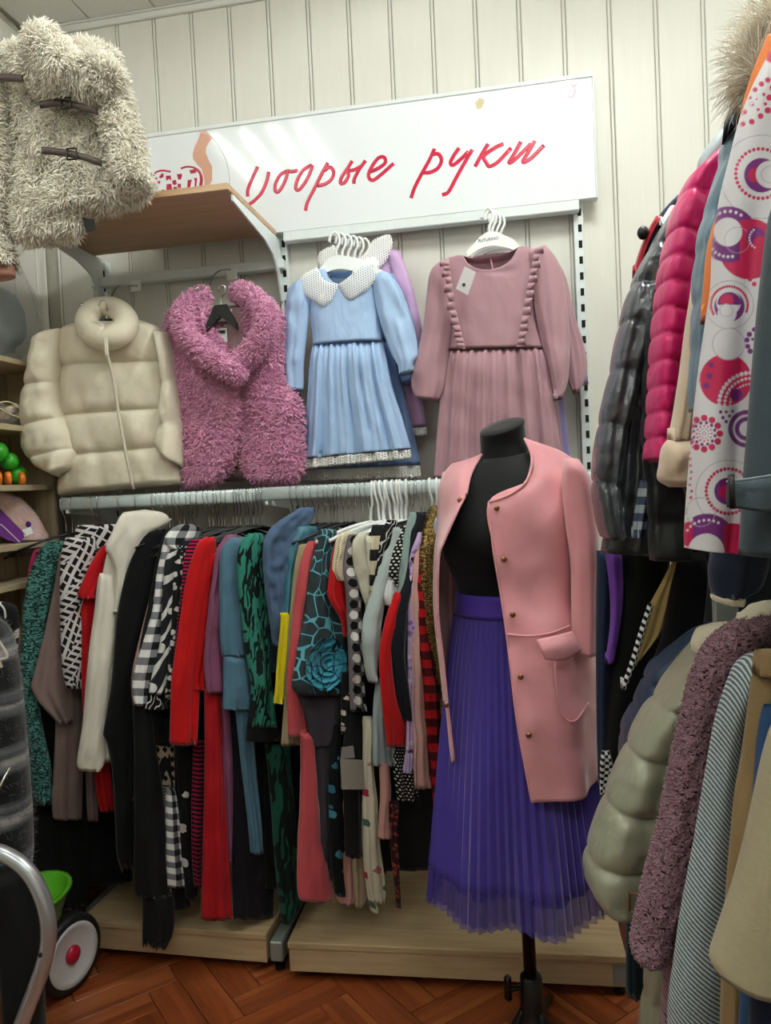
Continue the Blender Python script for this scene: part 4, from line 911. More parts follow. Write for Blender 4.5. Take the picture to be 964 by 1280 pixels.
def grass_lines(bg, c, s=18, thr=.985):
    def f(g, uv):
        w = g.wave(g.mapv(uv, (1, .5, 1), (0, 0, .5)), s, 10, 1.6, 1); return g.mix(g.gt(w, .9), bg, c)
    return f
def twill(c1, c2, s=.006):
    def f(g, uv):
        a, b, x = cell(g, uv, s, s, .78); return g.mix(g.gt(g.math('ADD', b, g.math('MULTIPLY', g.noise(uv, 500, 2), .5)), .72), c1, c2)
    return f
K = dict(
 magenta=cloth('magenta_velvet', '#8e1447', .7, .6), tweed=pat('green_tweed', tweed('#0a1f20', '#10332f', '#5f9c92', .0055), fold=.2, k=2), taupe=cloth('taupe_jersey', '#74625e'),
 geo=pat('black_white_weave', geo('#0e0d0f', '#c9c2c2'), fold=.2, k=2), red=cloth('red_wool', '#ad0d14'), red2=cloth('bright_red_knit', '#b20d10', .9, .3), dred=cloth('deep_red_dress', '#9c0d17', .7), cream=cloth('ivory_wool', '#d8d3c5', .95, .4, .06, .25),
 black=cloth('black_knit', '#0a0b0c', .95, .2), black2=cloth('black_jersey', '#0d0e10', .8, .1), pinkstripe=pat('pink_black_stripe', stripes('#c79f9a', '#2a2022', .0042, .62)),
 gingham=pat('black_white_gingham', gingham('#e3e3e1', '#77797d', '#121417', .044)), ging2=pat('black_white_gingham_small', gingham('#dcdcda', '#6f7176', '#101214', .036)),
 swirl=pat('charcoal_swirl_print', swirl('#1d1f22', '#cfd0cd')), vine=pat('white_vine_print', grass_lines('#0c0c0d', '#c9c7c1', 26)), blackwhite=pat('black_white_floral', floral('#101011', '#cfcac4', '#b9b2ad', s=48, thr=.36)),
 magstripe=pat('magenta_black_stripe', stripes('#12090e', '#a51447', .011, .5)), darkplum=cloth('dark_plum', '#15131b', .85), mauve=cloth('mauve_jersey', '#7d4a66', .8), denim=cloth('denim_blue', '#4f7388', .85, .2, .18), denim2=cloth('slate_blue_cotton', '#4a5f7c', .85),
 tiger=pat('green_tiger_print', tiger('#2f7a69', '#0a1413')), tiger2=pat('dark_green_print', tiger('#164a3c', '#061512', 16, .5)), tealsat=satin('teal_satin', '#2c6272'), navystripe=pat('navy_stripe', stripes('#11132a', '#3b4a78', .012, .7)), yellow=cloth('yellow_cotton', '#c9b80f', .7),
 sand=cloth('sand_knit', '#8e8264', .9), coral=cloth('coral_velvet', '#b2474c', .8, .5), lacedress=pat('teal_lace_on_charcoal', lines('#2d383c', '#5aa9b8', 26, .032)), rose=pat('teal_rose_cloth', lines('#3d95ab', '#0d2a38', 34, .035), .75), charcoal=cloth('charcoal_knit', '#37323a'),
 lacecream=lace('cream_lace_sleeve', '#d5c8ac', 160, .2), florablk=pat('black_floral_sleeve', floral('#0d0d0f', '#cbb9b3', '#9a8f93', s=42, thr=.3)), bigdot=pat('grey_big_dots', bigdots('#6a6467', '#d8d5d0', '#0c0c0d', .030, .40)),
 ivory=cloth('ivory_cotton', '#c8c6b2', .85), greymint=cloth('pale_grey_mint', '#a9b5b2', .85), polka=pat('black_small_dots', dots('#0b0b0c', '#d6d4cf', .0095, .26)), white=cloth('white_cotton', '#c9cccb', .8), sage=cloth('sage_cotton', '#8aa09a', .85),
 lav=pat('lavender_print', floral('#bfa3cc', '#8c6aa8', '#d9c6dd', s=50, thr=.34)), lavs=cloth('lavender_cotton', '#b9a5cf'), blush=cloth('blush_chiffon', '#cfa39a', .7), buffalo=pat('red_black_check', gingham('#b3121b', '#4b0a10', '#0b0a0b', .048)), gold=None,
 ltblue=cloth('light_blue_cotton', '#a3b9d6'), tealblk=pat('teal_on_black_floral', floral('#0a0e11', '#2c6478', '#3f8496', s=26, thr=.3)), nude=cloth('nude_pink', '#b98b85'), beige=cloth('beige_linen', '#a8987e'), ivflor=pat('ivory_rose_print', floral('#c7c3ae', '#a32a3c', '#b06b6e', '#40604a', s=22, thr=.24)),
 greysk=cloth('pale_grey_skirt', '#98a5a8'), brownpat=pat('brown_red_print', floral('#2b1214', '#8d3a33', '#5d3a2b', s=70, thr=.4)), diam=pat('beige_black_diamond', zigdiamond('#9a8a7b', '#0d0c0d', .022)), patchp=pat('patchwork_print', stripes('#8d7a6e', '#15100f', .0085, .5)), rust=pat('rust_floral', floral('#3b2320', '#9d5a4f', '#b08f80', s=60, thr=.42)),
 bwgeo=pat('black_white_blocks', floral('#0b0b0c', '#c5c4c0', s=18, thr=.26)), magstr2=pat('crimson_black_stripe', stripes('#160a0e', '#8c1738', .013, .5)), ink=cloth('ink_blue_jersey', '#15171f'))
g_ = G('gold_glitter', .35, .6, 0, .75); g_.color(glitter('#43351a', '#a88a4c')(g_, g_.co('UV'))); g_.bump(g_.vor(g_.co('UV'), 420, out=0), .6, .002); K['gold'] = g_.m

PHI = R(47)
GRP_RAIL = 'garments on the rail'
def rplane(px, Y): return Pl(at(px, 720, Y), PHI)
def S(part, rows, m, a=None, Y=-.50, T=.026, f=None, ext=.03, **k):
    return (part, rows, m, a, Y, T, f, ext, k)
def garment(name, label, cat, *parts, body=None):
    rows0 = parts[0][1]; px0 = parts[0][3] if parts[0][3] is not None else sum(q[1] if len(q) == 3 else q[0] for q in rows0[:4])/len(rows0[:4])
    pl = rplane(px0, parts[0][4]); top = pl.at((rows0[0][1] if len(rows0[0]) == 3 else rows0[0][0]), (rows0[0][0] if len(rows0[0]) == 3 else rows0[0][1]))
    r = empty(name, top, label, cat)
    for (part, rows, m, a, Y, T, f, ext, k) in parts:
        p = a if a is not None else px0; pl_ = rplane(p, Y)
        fo = f if f is not None else ((1.4, .0045, .4, rng.uniform(0, 1), .35), (2.7, .0032, .5, rng.uniform(0, 1), .3))
        kw = dict(nu=18, nv=56, k=2.8, wr=((.0042, 11, int(rng.integers(1, 40))), (.0016, 32, int(rng.integers(1, 40)))), round_top=.02); kw.update(k)
        slab(part, rows, pl_, K[m] if isinstance(m, str) else m, r, T=T*.85, folds=fo, ext=ext, **kw)
    if body:                                                    # the rest of the garment behind its sleeve
        yb, m = body; pl_ = rplane(px0, parts[0][4]); i = min(2, len(rows0)-1); q = rows0[i]; y0, x0 = (q[0], q[2]) if len(q) == 3 else (q[3], q[2])
        y0 = max(y0, 690); A = pl_.at(x0, y0); Bm = pl_.at(x0, yb)
        n = 8; V = []; w = .20
        for z in np.linspace(A[2], Bm[2], n):
            for s_ in (0, .33, .66, 1): V.append(np.array([A[0], A[1], z])+pl_.h*w*s_-pl_.n*(.012-.004*math.sin(9*z+s_)))
        V = np.array(V); a = V.reshape(n, 4, 3); N = np.broadcast_to(pl_.n, a.shape)
        sheet('body', a, N, np.stack([np.broadcast_to(np.linspace(0, w, 4), (n, 4)), a[..., 2]], -1), K[m] if isinstance(m, str) else m, r, .008)
    return r
g1 = garment('velvet_coat', 'magenta velvet coat at the rail end, mostly behind the green tweed coat', 'coat', S('sleeve', [(686, 44, 56), (700, 38, 56), (740, 32, 52), (800, 29, 46), (860, 27, 44), (930, 28, 44)], 'magenta', 40, -.47))
garment('tweed_coat', 'green tweed coat with flecked weave, far end of the rail', 'coat', S('sleeve', [(676, 62, 82), (684, 52, 80), (700, 44, 76), (720, 36, 72), (750, 30, 66), (790, 27, 60), (840, 25, 52), (880, 26, 50), (920, 31, 56), (960, 36, 64), (1004, 41, 66)], 'tweed', 55, T=.05, ext=.0), S('body', [(690, 66, 90), (780, 58, 84), (900, 50, 74), (1004, 50, 70)], 'black2', 55, -.46, ext=.02))
garment('draped_cardigan', 'taupe draped cardigan with pointed front between green tweed and woven jacket', 'cardigan', S('front_drape', [(690, 74, 84), (720, 70, 86), (760, 62, 88), (800, 53, 88), (840, 43, 88), (860, 39, 88), (880, 50, 88), (897, 66, 88), (905, 72, 88)], 'taupe', 74, ext=.01), S('body', [(850, 72, 104), (900, 70, 106), (960, 67, 104), (985, 66, 103), (990, 64, 103), (1023, 66, 102)], 'taupe', 78, -.47, ext=0, T=.05), S('sleeve', [(850, 102, 122), (940, 106, 122), (1000, 108, 123), (1026, 110, 123)], 'taupe', 82, -.46, ext=0))
garment('woven_jacket', 'black and white zigzag woven jacket with short sleeve beside the ivory coat', 'jacket', S('sleeve', [(672, 82, 110), (690, 77, 112), (720, 75, 108), (766, 75, 103), (800, 76, 102), (836, 78, 102), (860, 83, 101)], 'geo', 92, T=.055, ext=.02, nv=50), S('body', [(656, 98, 132), (664, 94, 136), (680, 94, 134), (705, 96, 128), (740, 96, 118), (850, 98, 108)], 'geo', 96, -.485, T=.03, ext=.03))
garment('red_jacket', 'red wool jacket with short cuff tucked under the ivory coat', 'jacket', S('sleeve', [(682, 128, 142), (690, 122, 142), (705, 113, 140), (725, 104, 128), (742, 97, 118), (748, 100, 117)], 'red', 114, T=.05, ext=.02), S('body', [(745, 100, 112), (790, 102, 114), (860, 102, 112), (900, 104, 116)], 'red', 112, -.485), S('hem', [(940, 116, 138), (961, 118, 138), (990, 121, 141), (1014, 125, 143)], 'red', 118, -.47, ext=.0))
garment('ivory_coat', 'ivory wool coat with wide shawl collar towering over its neighbours', 'coat', S('sleeve', [(716, 122, 134), (730, 119, 137), (766, 115, 139), (810, 109, 136), (850, 105, 132), (900, 101, 128), (940, 95, 126), (955, 94, 122), (961, 97, 118)], 'cream', 118, T=.05, ext=.01, off=.022), S('collar', [(152, 640, 178, 637, .02), (145, 647, 200, 641, .03), (138, 660, 206, 652, .035), (132, 674, 188, 664, .035), (128, 686, 174, 682, .03), (134, 698, 166, 698, .028), (140, 714, 158, 714, .024), (140, 745, 152, 745, .018), (138, 765, 150, 765, .012)], 'cream', 128, T=.045, ext=0, nu=24, nv=60), S('lapel_fold', [(186, 650, 212, 648, .02), (180, 660, 204, 658, .02), (172, 678, 188, 676, .02), (166, 694, 176, 692, .015)], 'cream', 128, T=.03, ext=0), S('body', [(690, 134, 172), (720, 128, 160), (760, 126, 148), (800, 126, 145), (827, 126, 142), (840, 124, 138), (900, 122, 134), (952, 122, 137)], 'cream', 126, T=.035, ext=.02), body=(820, 'cream'))
garment('fringed_cardigan', 'black hairy knit cardigan hanging in front of the ivory coat', 'cardigan', S('sleeve', [(662, 186, 206), (676, 176, 204), (692, 167, 200), (716, 158, 194), (745, 151, 186), (776, 146, 178), (800, 144, 172), (850, 140, 168), (900, 132, 166), (921, 129, 166), (930, 134, 168), (970, 141, 170), (1065, 146, 172), (1078, 150, 172)], 'black', 152, T=.05, ext=.02, jag=.012), S('body', [(690, 178, 206), (780, 166, 190), (860, 160, 188), (1000, 160, 190)], 'black', 160, T=.03))
garment('long_dress', 'long black ragged-hem dress trailing over the plinth edge', 'dress', S('skirt', [(868, 166, 186), (940, 168, 196), (1010, 168, 206), (1112, 169, 212), (1118, 178, 218), (1166, 178, 216), (1176, 178, 205)], 'black2', 176, -.52, T=.05, ext=0, jag=.016), S('skirt_back', [(900, 180, 206), (1000, 186, 216), (1100, 196, 226), (1136, 204, 230)], 'black2', 182, -.49, T=.04, ext=.02))
garment('blazer', 'narrow black blazer between the hairy cardigan and gingham shirt', 'blazer', S('sleeve', [(664, 206, 220), (690, 198, 214), (730, 190, 206), (770, 182, 198), (810, 174, 190), (860, 168, 182), (930, 172, 200)], 'black2', 186, T=.03, ext=.03), body=(830, 'black2'))
garment('striped_blouse', 'thin pink blouse with fine stripes peeping left of the gingham shirt', 'blouse', S('sleeve', [(740, 190, 200), (760, 184, 198), (800, 174, 190), (835, 166, 180), (860, 164, 176), (895, 168, 178)], 'pinkstripe', 190, -.495, T=.015, ext=.01))
garment('gingham_shirt', 'black and white gingham shirt with curled collar', 'shirt', S('sleeve', [(672, 206, 222), (690, 202, 214), (720, 196, 206), (756, 192, 204), (786, 184, 198), (834, 169, 192), (860, 165, 188), (882, 168, 182)], 'gingham', 197, T=.035, ext=.01), S('collar', [(655, 226, 244), (660, 216, 250), (670, 207, 250), (680, 206, 244), (686, 212, 232)], 'gingham', 200, T=.05, ext=0), body=(850, 'gingham'))
garment('swirl_dress', 'charcoal dress printed with large white swirls and discs', 'dress', S('sleeve', [(684, 216, 228), (700, 207, 222), (735, 204, 220), (770, 202, 217), (803, 200, 214), (845, 190, 210), (868, 186, 208)], 'swirl', 208, T=.03, ext=.01), S('skirt', [(850, 186, 210), (870, 184, 212), (886, 180, 212)], 'vine', 208, -.49, ext=.01), body=(860, 'black2'))
garment('lace_blouse', 'black and white flowered blouse edge next to the swirl print dress', 'blouse', S('sleeve', [(676, 226, 238), (700, 219, 231), (740, 216, 228), (800, 213, 224), (860, 207, 219), (872, 205, 216)], 'blackwhite', 219, T=.02, ext=.02))
garment('striped_sweater', 'magenta and black striped top edge against the red coat', 'top', S('sleeve', [(674, 238, 252), (700, 230, 244), (740, 226, 236), (800, 219, 228), (850, 214, 222)], 'magstripe', 230, T=.02, ext=.02), body=(850, 'magstripe'))
garment('red_coat', 'bright red knee coat, first of the red pieces', 'coat', S('sleeve', [(671, 256, 268), (680, 247, 271), (702, 239, 268), (735, 231, 264), (776, 225, 258), (818, 219, 252), (850, 214, 250), (890, 213, 248), (930, 212, 246)], 'red2', 240, T=.04, ext=.0), S('front_panel', [(690, 262, 274), (740, 254, 268), (800, 248, 262), (857, 240, 258), (862, 241, 257)], 'red2', 244, T=.03, ext=.01), body=(850, 'red2'))
garment('red_dress', 'long crimson red dress reaching the plinth', 'dress', S('skirt', [(860, 256, 274), (900, 256, 278), (950, 256, 279), (1050, 254, 284), (1148, 251, 291)], 'dred', 258, -.50, T=.04, ext=0))
garment('mauve_dress', 'plain mauve dress with elbow seam between red coat and blue denim dress', 'dress', S('sleeve', [(668, 284, 292), (676, 278, 290), (690, 270, 282), (720, 266, 278), (766, 260, 274), (797, 257, 276), (828, 255, 280), (867, 258, 282)], 'mauve', 268, T=.035, ext=.01), S('skirt', [(860, 266, 284), (900, 274, 288), (980, 279, 291), (1079, 284, 290)], 'mauve', 272, -.47, ext=.0), body=(850, 'mauve'))
garment('denim_dress', 'faded denim blue dress with gathered elbow frill', 'dress', S('sleeve', [(672, 288, 298), (684, 279, 298), (702, 275, 298), (745, 275, 300), (790, 275, 305), (820, 278, 308)], 'denim', 284, T=.045, ext=.01), S('cuff_frill', [(820, 279, 308), (850, 279, 312), (886, 278, 317)], 'denim', 284, T=.045, ext=0, off=.004, f=((4, .004, .5, .2, .1),)), S('skirt', [(886, 294, 316), (950, 301, 319), (1010, 308, 325), (1066, 313, 329)], 'denim', 290, -.48, T=.03, ext=0), body=(850, 'denim'))
garment('tiger_dress', 'green dress with black tiger stripes and black hem band', 'dress', S('body', [(666, 312, 330), (674, 304, 332), (690, 298, 332), (724, 297, 334), (760, 301, 335), (800, 305, 336), (832, 310, 337), (860, 314, 340), (908, 309, 346)], 'tiger', 304, T=.045, ext=.0, nv=54), S('hem_band', [(908, 309, 347), (926, 308, 350)], 'black2', 304, T=.046, ext=0, round_top=0))
garment('printed_dress', 'long dark green patterned dress hanging low beside the grey rack foot', 'dress', S('skirt', [(930, 332, 362), (980, 337, 365), (1065, 343, 372), (1110, 347, 374), (1135, 350, 372), (1152, 351, 362)], 'tiger2', 312, -.47, T=.05, ext=.0))
garment('ruffled_dress', 'slate blue dress with ruffled shoulder rising to the rail', 'dress', S('body', [(634, 376, 392), (642, 364, 392), (652, 348, 388), (664, 336, 380), (678, 330, 368), (700, 329, 362), (720, 330, 358), (770, 337, 352), (808, 344, 352)], 'denim2', 338, T=.05, ext=.0, wr=((.005, 26, 5), (.003, 60, 6)), nu=26, nv=60))
garment('satin_dress', 'dark teal satin dress with cap sleeve', 'dress', S('body', [(657, 374, 396), (664, 370, 396), (674, 366, 392), (690, 360, 384), (720, 356, 376), (760, 353, 368), (800, 349, 362), (860, 345, 360)], 'tealsat', 352, -.495, T=.035, ext=.0))
garment('yellow_skirt', 'bright yellow skirt strip between teal satin and coral dresses', 'skirt', S('panel', [(766, 350, 356), (778, 351, 359), (820, 347, 357), (860, 344, 354), (880, 342, 353)], 'yellow', 354, -.515, T=.02, ext=.01))
garment('sand_cardigan', 'sand coloured thin cardigan left of the coral dress', 'cardigan', S('sleeve', [(680, 374, 382), (710, 368, 378), (760, 363, 372), (828, 357, 366), (880, 355, 364), (933, 351, 366)], 'sand', 362, -.505, T=.02, ext=.02))
garment('coral_dress', 'coral velvet dress flaring into a long skirt', 'dress', S('sleeve', [(676, 386, 396), (690, 380, 394), (712, 374, 388), (745, 369, 383), (797, 364, 377), (850, 360, 374), (921, 360, 384)], 'coral', 372, T=.03, ext=.01), S('skirt', [(915, 374, 392), (940, 377, 393), (1009, 375, 399), (1070, 372, 408), (1108, 372, 415), (1124, 374, 416)], 'coral', 376, -.50, T=.05, ext=0), body=(850, 'coral'))
ld = garment('rose_dress', 'charcoal dress with teal lace netting and large teal rose at the hem', 'dress', S('body', [(661, 399, 420), (680, 397, 416), (700, 392, 411), (724, 387, 413), (750, 384, 416), (776, 380, 427), (800, 374, 433), (830, 369, 432), (857, 365, 426), (868, 372, 424)], 'lacedress', 388, T=.05, ext=.0, nu=30, nv=60), S('lining', [(866, 372, 430), (900, 382, 424), (932, 390, 412)], 'charcoal', 388, -.49, T=.03, ext=0))
plr = rplane(388, -.50); rc_ = plr.at(401, 828)+plr.n*.030; ros = MB(); gq = np.random.default_rng(3)
for ringi, (n_, rad, sz) in enumerate(((11, .048, .026), (8, .032, .022), (6, .018, .017), (3, .007, .012))):
    for q in range(n_):
        a = q*6.283/n_+ringi*.4; rad_ = rad*gq.uniform(.92, 1.08); c = rc_+plr.h*math.cos(a)*rad_+np.array([0, 0, 1])*math.sin(a)*rad_*1.08+plr.n*.003*ringi
        u = plr.h*math.cos(a)+np.array([0, 0, 1])*math.sin(a); w = -plr.h*math.sin(a)+np.array([0, 0, 1])*math.cos(a); P = []
        for t in np.linspace(0, 6.283, 13)[:-1]: P.append(c+u*sz*math.cos(t)*.85+w*sz*1.15*math.sin(t)+plr.n*(.004*math.cos(t)+.002*math.sin(2*t)))
        V = np.array(P+[c-plr.n*.003]+[p-plr.n*.002 for p in P]); k = 12
        ros.add(V, [[j, (j+1) % k, k+1+(j+1) % k, k+1+j] for j in range(k)], [[k, j, (j+1) % k] for j in range(k)])
V, F = ros.get(); build('rose_applique', V, F, K['rose'], ld, uv=V[:, [0, 2]], smooth=True)
garment('charcoal_dress', 'charcoal knit dress below the rose hem', 'dress', S('skirt', [(900, 388, 422), (950, 392, 414), (1020, 396, 414), (1100, 400, 416)], 'charcoal', 396, -.465, T=.03, ext=.0))
garment('lace_sleeve_top', 'red top with cream lace cap sleeve', 'top', S('lace_sleeve', [(664, 428, 440), (672, 420, 438), (690, 416, 434), (712, 414, 430), (726, 420, 430)], 'lacecream', 412, T=.03, ext=.0, off=.008), S('body', [(676, 420, 432), (700, 415, 430), (735, 410, 430), (750, 412, 431), (776, 426, 434), (796, 430, 436)], 'red2', 412, T=.03, ext=.01), body=(800, 'red2'))
garment('floral_skirt', 'black skirt with small pale flowers left of the dotted dress', 'skirt', S('panel', [(840, 428, 440), (880, 427, 439), (918, 427, 437)], 'florablk', 428, -.48, T=.03, ext=.0))
garment('dotted_dress', 'grey dress with big white and black dots', 'dress', S('body', [(668, 436, 446), (690, 432, 446), (716, 430, 447), (745, 433, 448), (797, 435, 449), (860, 437, 452), (889, 438, 455)], 'bigdot', 434, T=.035, ext=.01), body=(800, 'black2'))
garment('black_skirt', 'plain black skirt under the dotted dress', 'skirt', S('panel', [(885, 436, 458), (930, 430, 456), (990, 430, 454), (1070, 432, 454)], 'black2', 440, -.47, T=.04, ext=0))
garment('ivory_cardigan', 'ivory cotton cardigan with crossing folds', 'cardigan', S('front_panel', [(666, 448, 458), (680, 441, 456), (700, 442, 458), (724, 447, 464), (748, 454, 468), (764, 459, 470), (800, 452, 466)], 'ivory', 446, T=.03, ext=.01), S('sleeve', [(670, 456, 466), (700, 458, 470), (730, 462, 474), (760, 464, 474)], 'ivory', 452, T=.03, ext=.0), body=(800, 'ivory'))
garment('check_blouse', 'cream and black colour-blocked blouse under a white hanger', 'blouse', S('sleeve', [(656, 466, 478), (680, 462, 474), (705, 462, 470), (740, 463, 470)], pat('cream_black_block', stripes('#c9bfa5', '#17161a', .07, .55)), 456, T=.03, ext=.01), body=(800, 'black2'))
garment('printed_blouse', 'dark blouse with grey leaf print beside the mint sleeve', 'blouse', S('sleeve', [(650, 484, 494), (670, 476, 490), (695, 473, 482), (720, 470, 480)], 'vine', 466, T=.03, ext=.01), body=(800, 'black2'))
garment('mint_cardigan', 'pale grey mint long-sleeved cardigan', 'cardigan', S('sleeve', [(658, 490, 500), (676, 485, 498), (697, 478, 492), (720, 472, 486), (741, 466, 482), (776, 455, 477), (800, 453, 475), (820, 455, 473), (843, 459, 471), (853, 462, 472)], 'greymint', 470, T=.04, ext=.0), body=(800, 'greymint'))
garment('white_blouse', 'white blouse with loose cuff behind the dotted sleeve', 'blouse', S('sleeve', [(664, 500, 510), (690, 493, 504), (724, 483, 498), (745, 479, 494), (757, 482, 490)], 'white', 478, T=.03, ext=.0))
garment('polka_top', 'black top with tiny white dots and short sleeve', 'top', S('sleeve', [(656, 506, 514), (670, 500, 510), (690, 492, 505), (715, 486, 500), (733, 492, 496)], 'polka', 482, T=.03, ext=.01), S('skirt', [(930, 492, 520), (960, 492, 524), (1000, 497, 522)], 'polka', 486, -.465, T=.03, ext=0), body=(820, 'polka'))
garment('sage_top', 'sage green top with wide three quarter sleeve', 'top', S('sleeve', [(640, 513, 520), (660, 508, 518), (683, 503, 514), (720, 499, 512), (748, 496, 508), (768, 492, 504), (772, 494, 502)], 'sage', 489, T=.03, ext=.01), body=(800, 'sage'))
garment('red_sweater', 'red sweater with ribbed cuffs among the pale tops', 'sweater', S('sleeve', [(740, 494, 500), (770, 484, 494), (807, 476, 489), (840, 475, 490), (880, 478, 496), (907, 481, 505), (933, 484, 504)], 'red2', 488, T=.035, ext=.01), body=(850, 'red2'))
garment('navy_jacket', 'navy black jacket between red sweater and lavender print blouse', 'jacket', S('sleeve', [(640, 520, 530), (670, 512, 524), (720, 506, 514), (766, 494, 511), (807, 487, 510), (830, 490, 510), (870, 496, 512), (900, 502, 514)], 'ink', 494, T=.035, ext=.01), body=(850, 'ink'))
garment('lavender_blouse', 'lavender blouse with violet print and plain cuff', 'blouse', S('sleeve', [(664, 521, 528), (690, 514, 522), (724, 511, 517), (800, 510, 516), (860, 510, 518), (900, 509, 519), (940, 508, 518)], 'lav', 501, T=.025, ext=.01), S('cuff', [(938, 508, 517), (966, 505, 519)], 'lavs', 501, T=.025, ext=.0))
garment('blush_blouse', 'blush pink chiffon blouse with fluted cuff', 'blouse', S('sleeve', [(668, 526, 532), (690, 520, 528), (720, 516, 526), (787, 514, 525), (860, 515, 527), (910, 517, 530), (960, 518, 533), (986, 519, 537)], 'blush', 506, T=.025, ext=.01))
garment('check_shirt', 'red and black buffalo check shirt next to the gold glitter jacket', 'shirt', S('sleeve', [(664, 530, 536), (690, 525, 533), (724, 522, 532), (766, 523, 534), (807, 525, 540), (860, 530, 548), (920, 534, 552), (980, 541, 556), (1037, 545, 557)], 'buffalo', 512, T=.035, ext=.01), body=(900, 'buffalo'))
garment('glitter_jacket', 'gold glitter jacket hanging beside the pink suede coat', 'jacket', S('sleeve', [(632, 540, 546), (642, 536, 547), (660, 531, 547), (690, 526, 548), (724, 525, 549), (766, 528, 549), (800, 535, 550), (840, 543, 552), (880, 548, 556), (970, 553, 560)], 'gold', 516, T=.045, ext=.0), body=(850, 'gold'))
garment('blue_blouse', 'light blue blouse collar glimpsed beside the pink suede coat', 'blouse', S('collar', [(646, 545, 556), (660, 543, 556), (676, 546, 558), (690, 549, 560)], 'ltblue', 528, T=.02, ext=.0))
# lower hems
garment('diamond_dress', 'beige dress with black diamonds and rust flowered hem', 'dress', S('skirt', [(930, 190, 218), (983, 194, 218)], 'diam', 196, -.475, T=.03, ext=.0), S('hem', [(980, 192, 212), (1004, 194, 212)], 'patchp', 196, -.475, T=.03, ext=.0, round_top=0), S('hem', [(1003, 194, 212), (1034, 196, 212)], 'black2', 196, -.475, T=.03, ext=.0, round_top=0), S('hem', [(1033, 196, 214), (1115, 202, 224)], 'rust', 196, -.475, T=.03, ext=.0, round_top=0))
garment('gingham_skirt', 'black and white gingham pleated skirt hem below the red coat', 'skirt', S('panel', [(985, 208, 218), (1000, 207, 221), (1040, 206, 226), (1080, 207, 230), (1108, 208, 232)], 'ging2', 204, -.475, T=.04, ext=0))
garment('block_print_dress', 'black dress with scattered white blocks under the red coat', 'dress', S('skirt', [(925, 218, 242), (980, 222, 246), (1060, 226, 248), (1122, 232, 246)], 'bwgeo', 214, -.465, T=.03, ext=.0))
garment('striped_dress', 'black dress with crimson stripes left of the long crimson dress', 'dress', S('skirt', [(925, 242, 258), (1000, 240, 258), (1060, 240, 256), (1108, 243, 254)], 'magstr2', 236, -.47, T=.03, ext=0))
garment('plum_dress', 'very dark plum dress behind the denim skirt', 'dress', S('skirt', [(880, 284, 318), (960, 288, 330), (1060, 290, 336), (1148, 292, 334)], 'darkplum', 276, -.455, T=.04, ext=.02))
garment('teal_floral_dress', 'black dress with teal flowers right of the coral skirt', 'dress', S('skirt', [(905, 416, 426), (940, 412, 425), (990, 411, 428), (1060, 413, 430), (1118, 419, 431)], 'tealblk', 402, -.48, T=.03, ext=.0))
garment('nude_slip', 'nude pink slip dress hem beside the teal flowered dress', 'dress', S('skirt', [(980, 424, 434), (1050, 428, 440), (1115, 420, 444), (1129, 424, 436)], 'nude', 408, -.465, T=.03, ext=0))
garment('linen_dress', 'beige linen dress hem behind the black skirt', 'dress', S('skirt', [(990, 432, 458), (1060, 438, 458), (1110, 442, 460), (1134, 444, 452)], 'beige', 414, -.465, T=.03, ext=.0))
garment('rose_print_dress', 'ivory dress with red roses and narrow long hem', 'dress', S('skirt', [(895, 454, 464), (940, 455, 466), (1000, 454, 470), (1060, 456, 476), (1110, 462, 482), (1128, 468, 480)], 'ivflor', 448, -.485, T=.035, ext=0), S('skirt_back', [(1000, 453, 460), (1080, 455, 466), (1140, 464, 470)], 'ivflor', 444, -.48, T=.03, ext=0))
garment('grey_skirt', 'pale grey skirt with flared hem below the mint cardigan', 'skirt', S('panel', [(848, 472, 482), (880, 468, 484), (930, 466, 492), (957, 467, 494)], 'greysk', 470, -.485, T=.04, ext=0))
garment('dusty_pink_top', 'dusty pink sleeve hem hanging under the pale grey skirt', 'top', S('sleeve', [(950, 474, 486), (1000, 476, 488), (1048, 473, 489)], 'nude', 476, -.475, T=.03, ext=0))
garment('fine_print_dress', 'brown dress with fine red print, narrow hem near the plinth', 'dress', S('skirt', [(1000, 486, 498), (1060, 489, 498), (1134, 496, 500)], 'brownpat', 486, -.46, T=.02, ext=.0))
for k, (x0, x1, y1, lb) in enumerate(((30, 92, 1138, 'added black cloth filling the shade behind the green tweed coat'), (64, 128, 1085, 'added black cloth filling the shade under the taupe cardigan'), (100, 150, 1105, 'added black cloth filling the shade behind the ivory coat hem'), (200, 262, 1095, 'added black cloth filling the shade behind the gingham skirt'), (330, 400, 1110, 'added black cloth filling the shade behind the green printed dress'), (398, 470, 1095, 'added black cloth filling the shade behind the linen hem'), (478, 552, 1088, 'added black cloth filling the shade behind the polka skirt'))):
    garment('shade_filler', lb, 'dress', S('skirt', [(800, x0+8, x1-8), (900, x0, x1), (y1, x0+2, x1)], 'black2', (x0+x1)/2, -.44 if k == 0 else -.30, T=.05, ext=.04))  # added black back row, blocks light so gaps between the rail clothes stay dark
# packet clipped to the black skirt
pk_pl = rplane(446, -.515); pk = empty('hosiery_packet', pk_pl.at(440, 935), 'flat beige packet with clear hanging tab clipped over the black skirt', 'packet')
MB().poly([pk_pl.at(*p) for p in ((425, 948), (453, 950), (455, 986), (427, 986))], pk_pl.n, .006).build('card', plain('packet_card', '#8f887d', .5), pk)
g_ = G('clear_tab', .25, .5); g_.color('#a5a09a'); g_.b.inputs['Alpha'].default_value = .55
MB().poly([pk_pl.at(*p) for p in ((427, 934), (441, 932), (443, 947), (426, 948))], pk_pl.n, .003).build('hanging_tab', g_.m, pk)

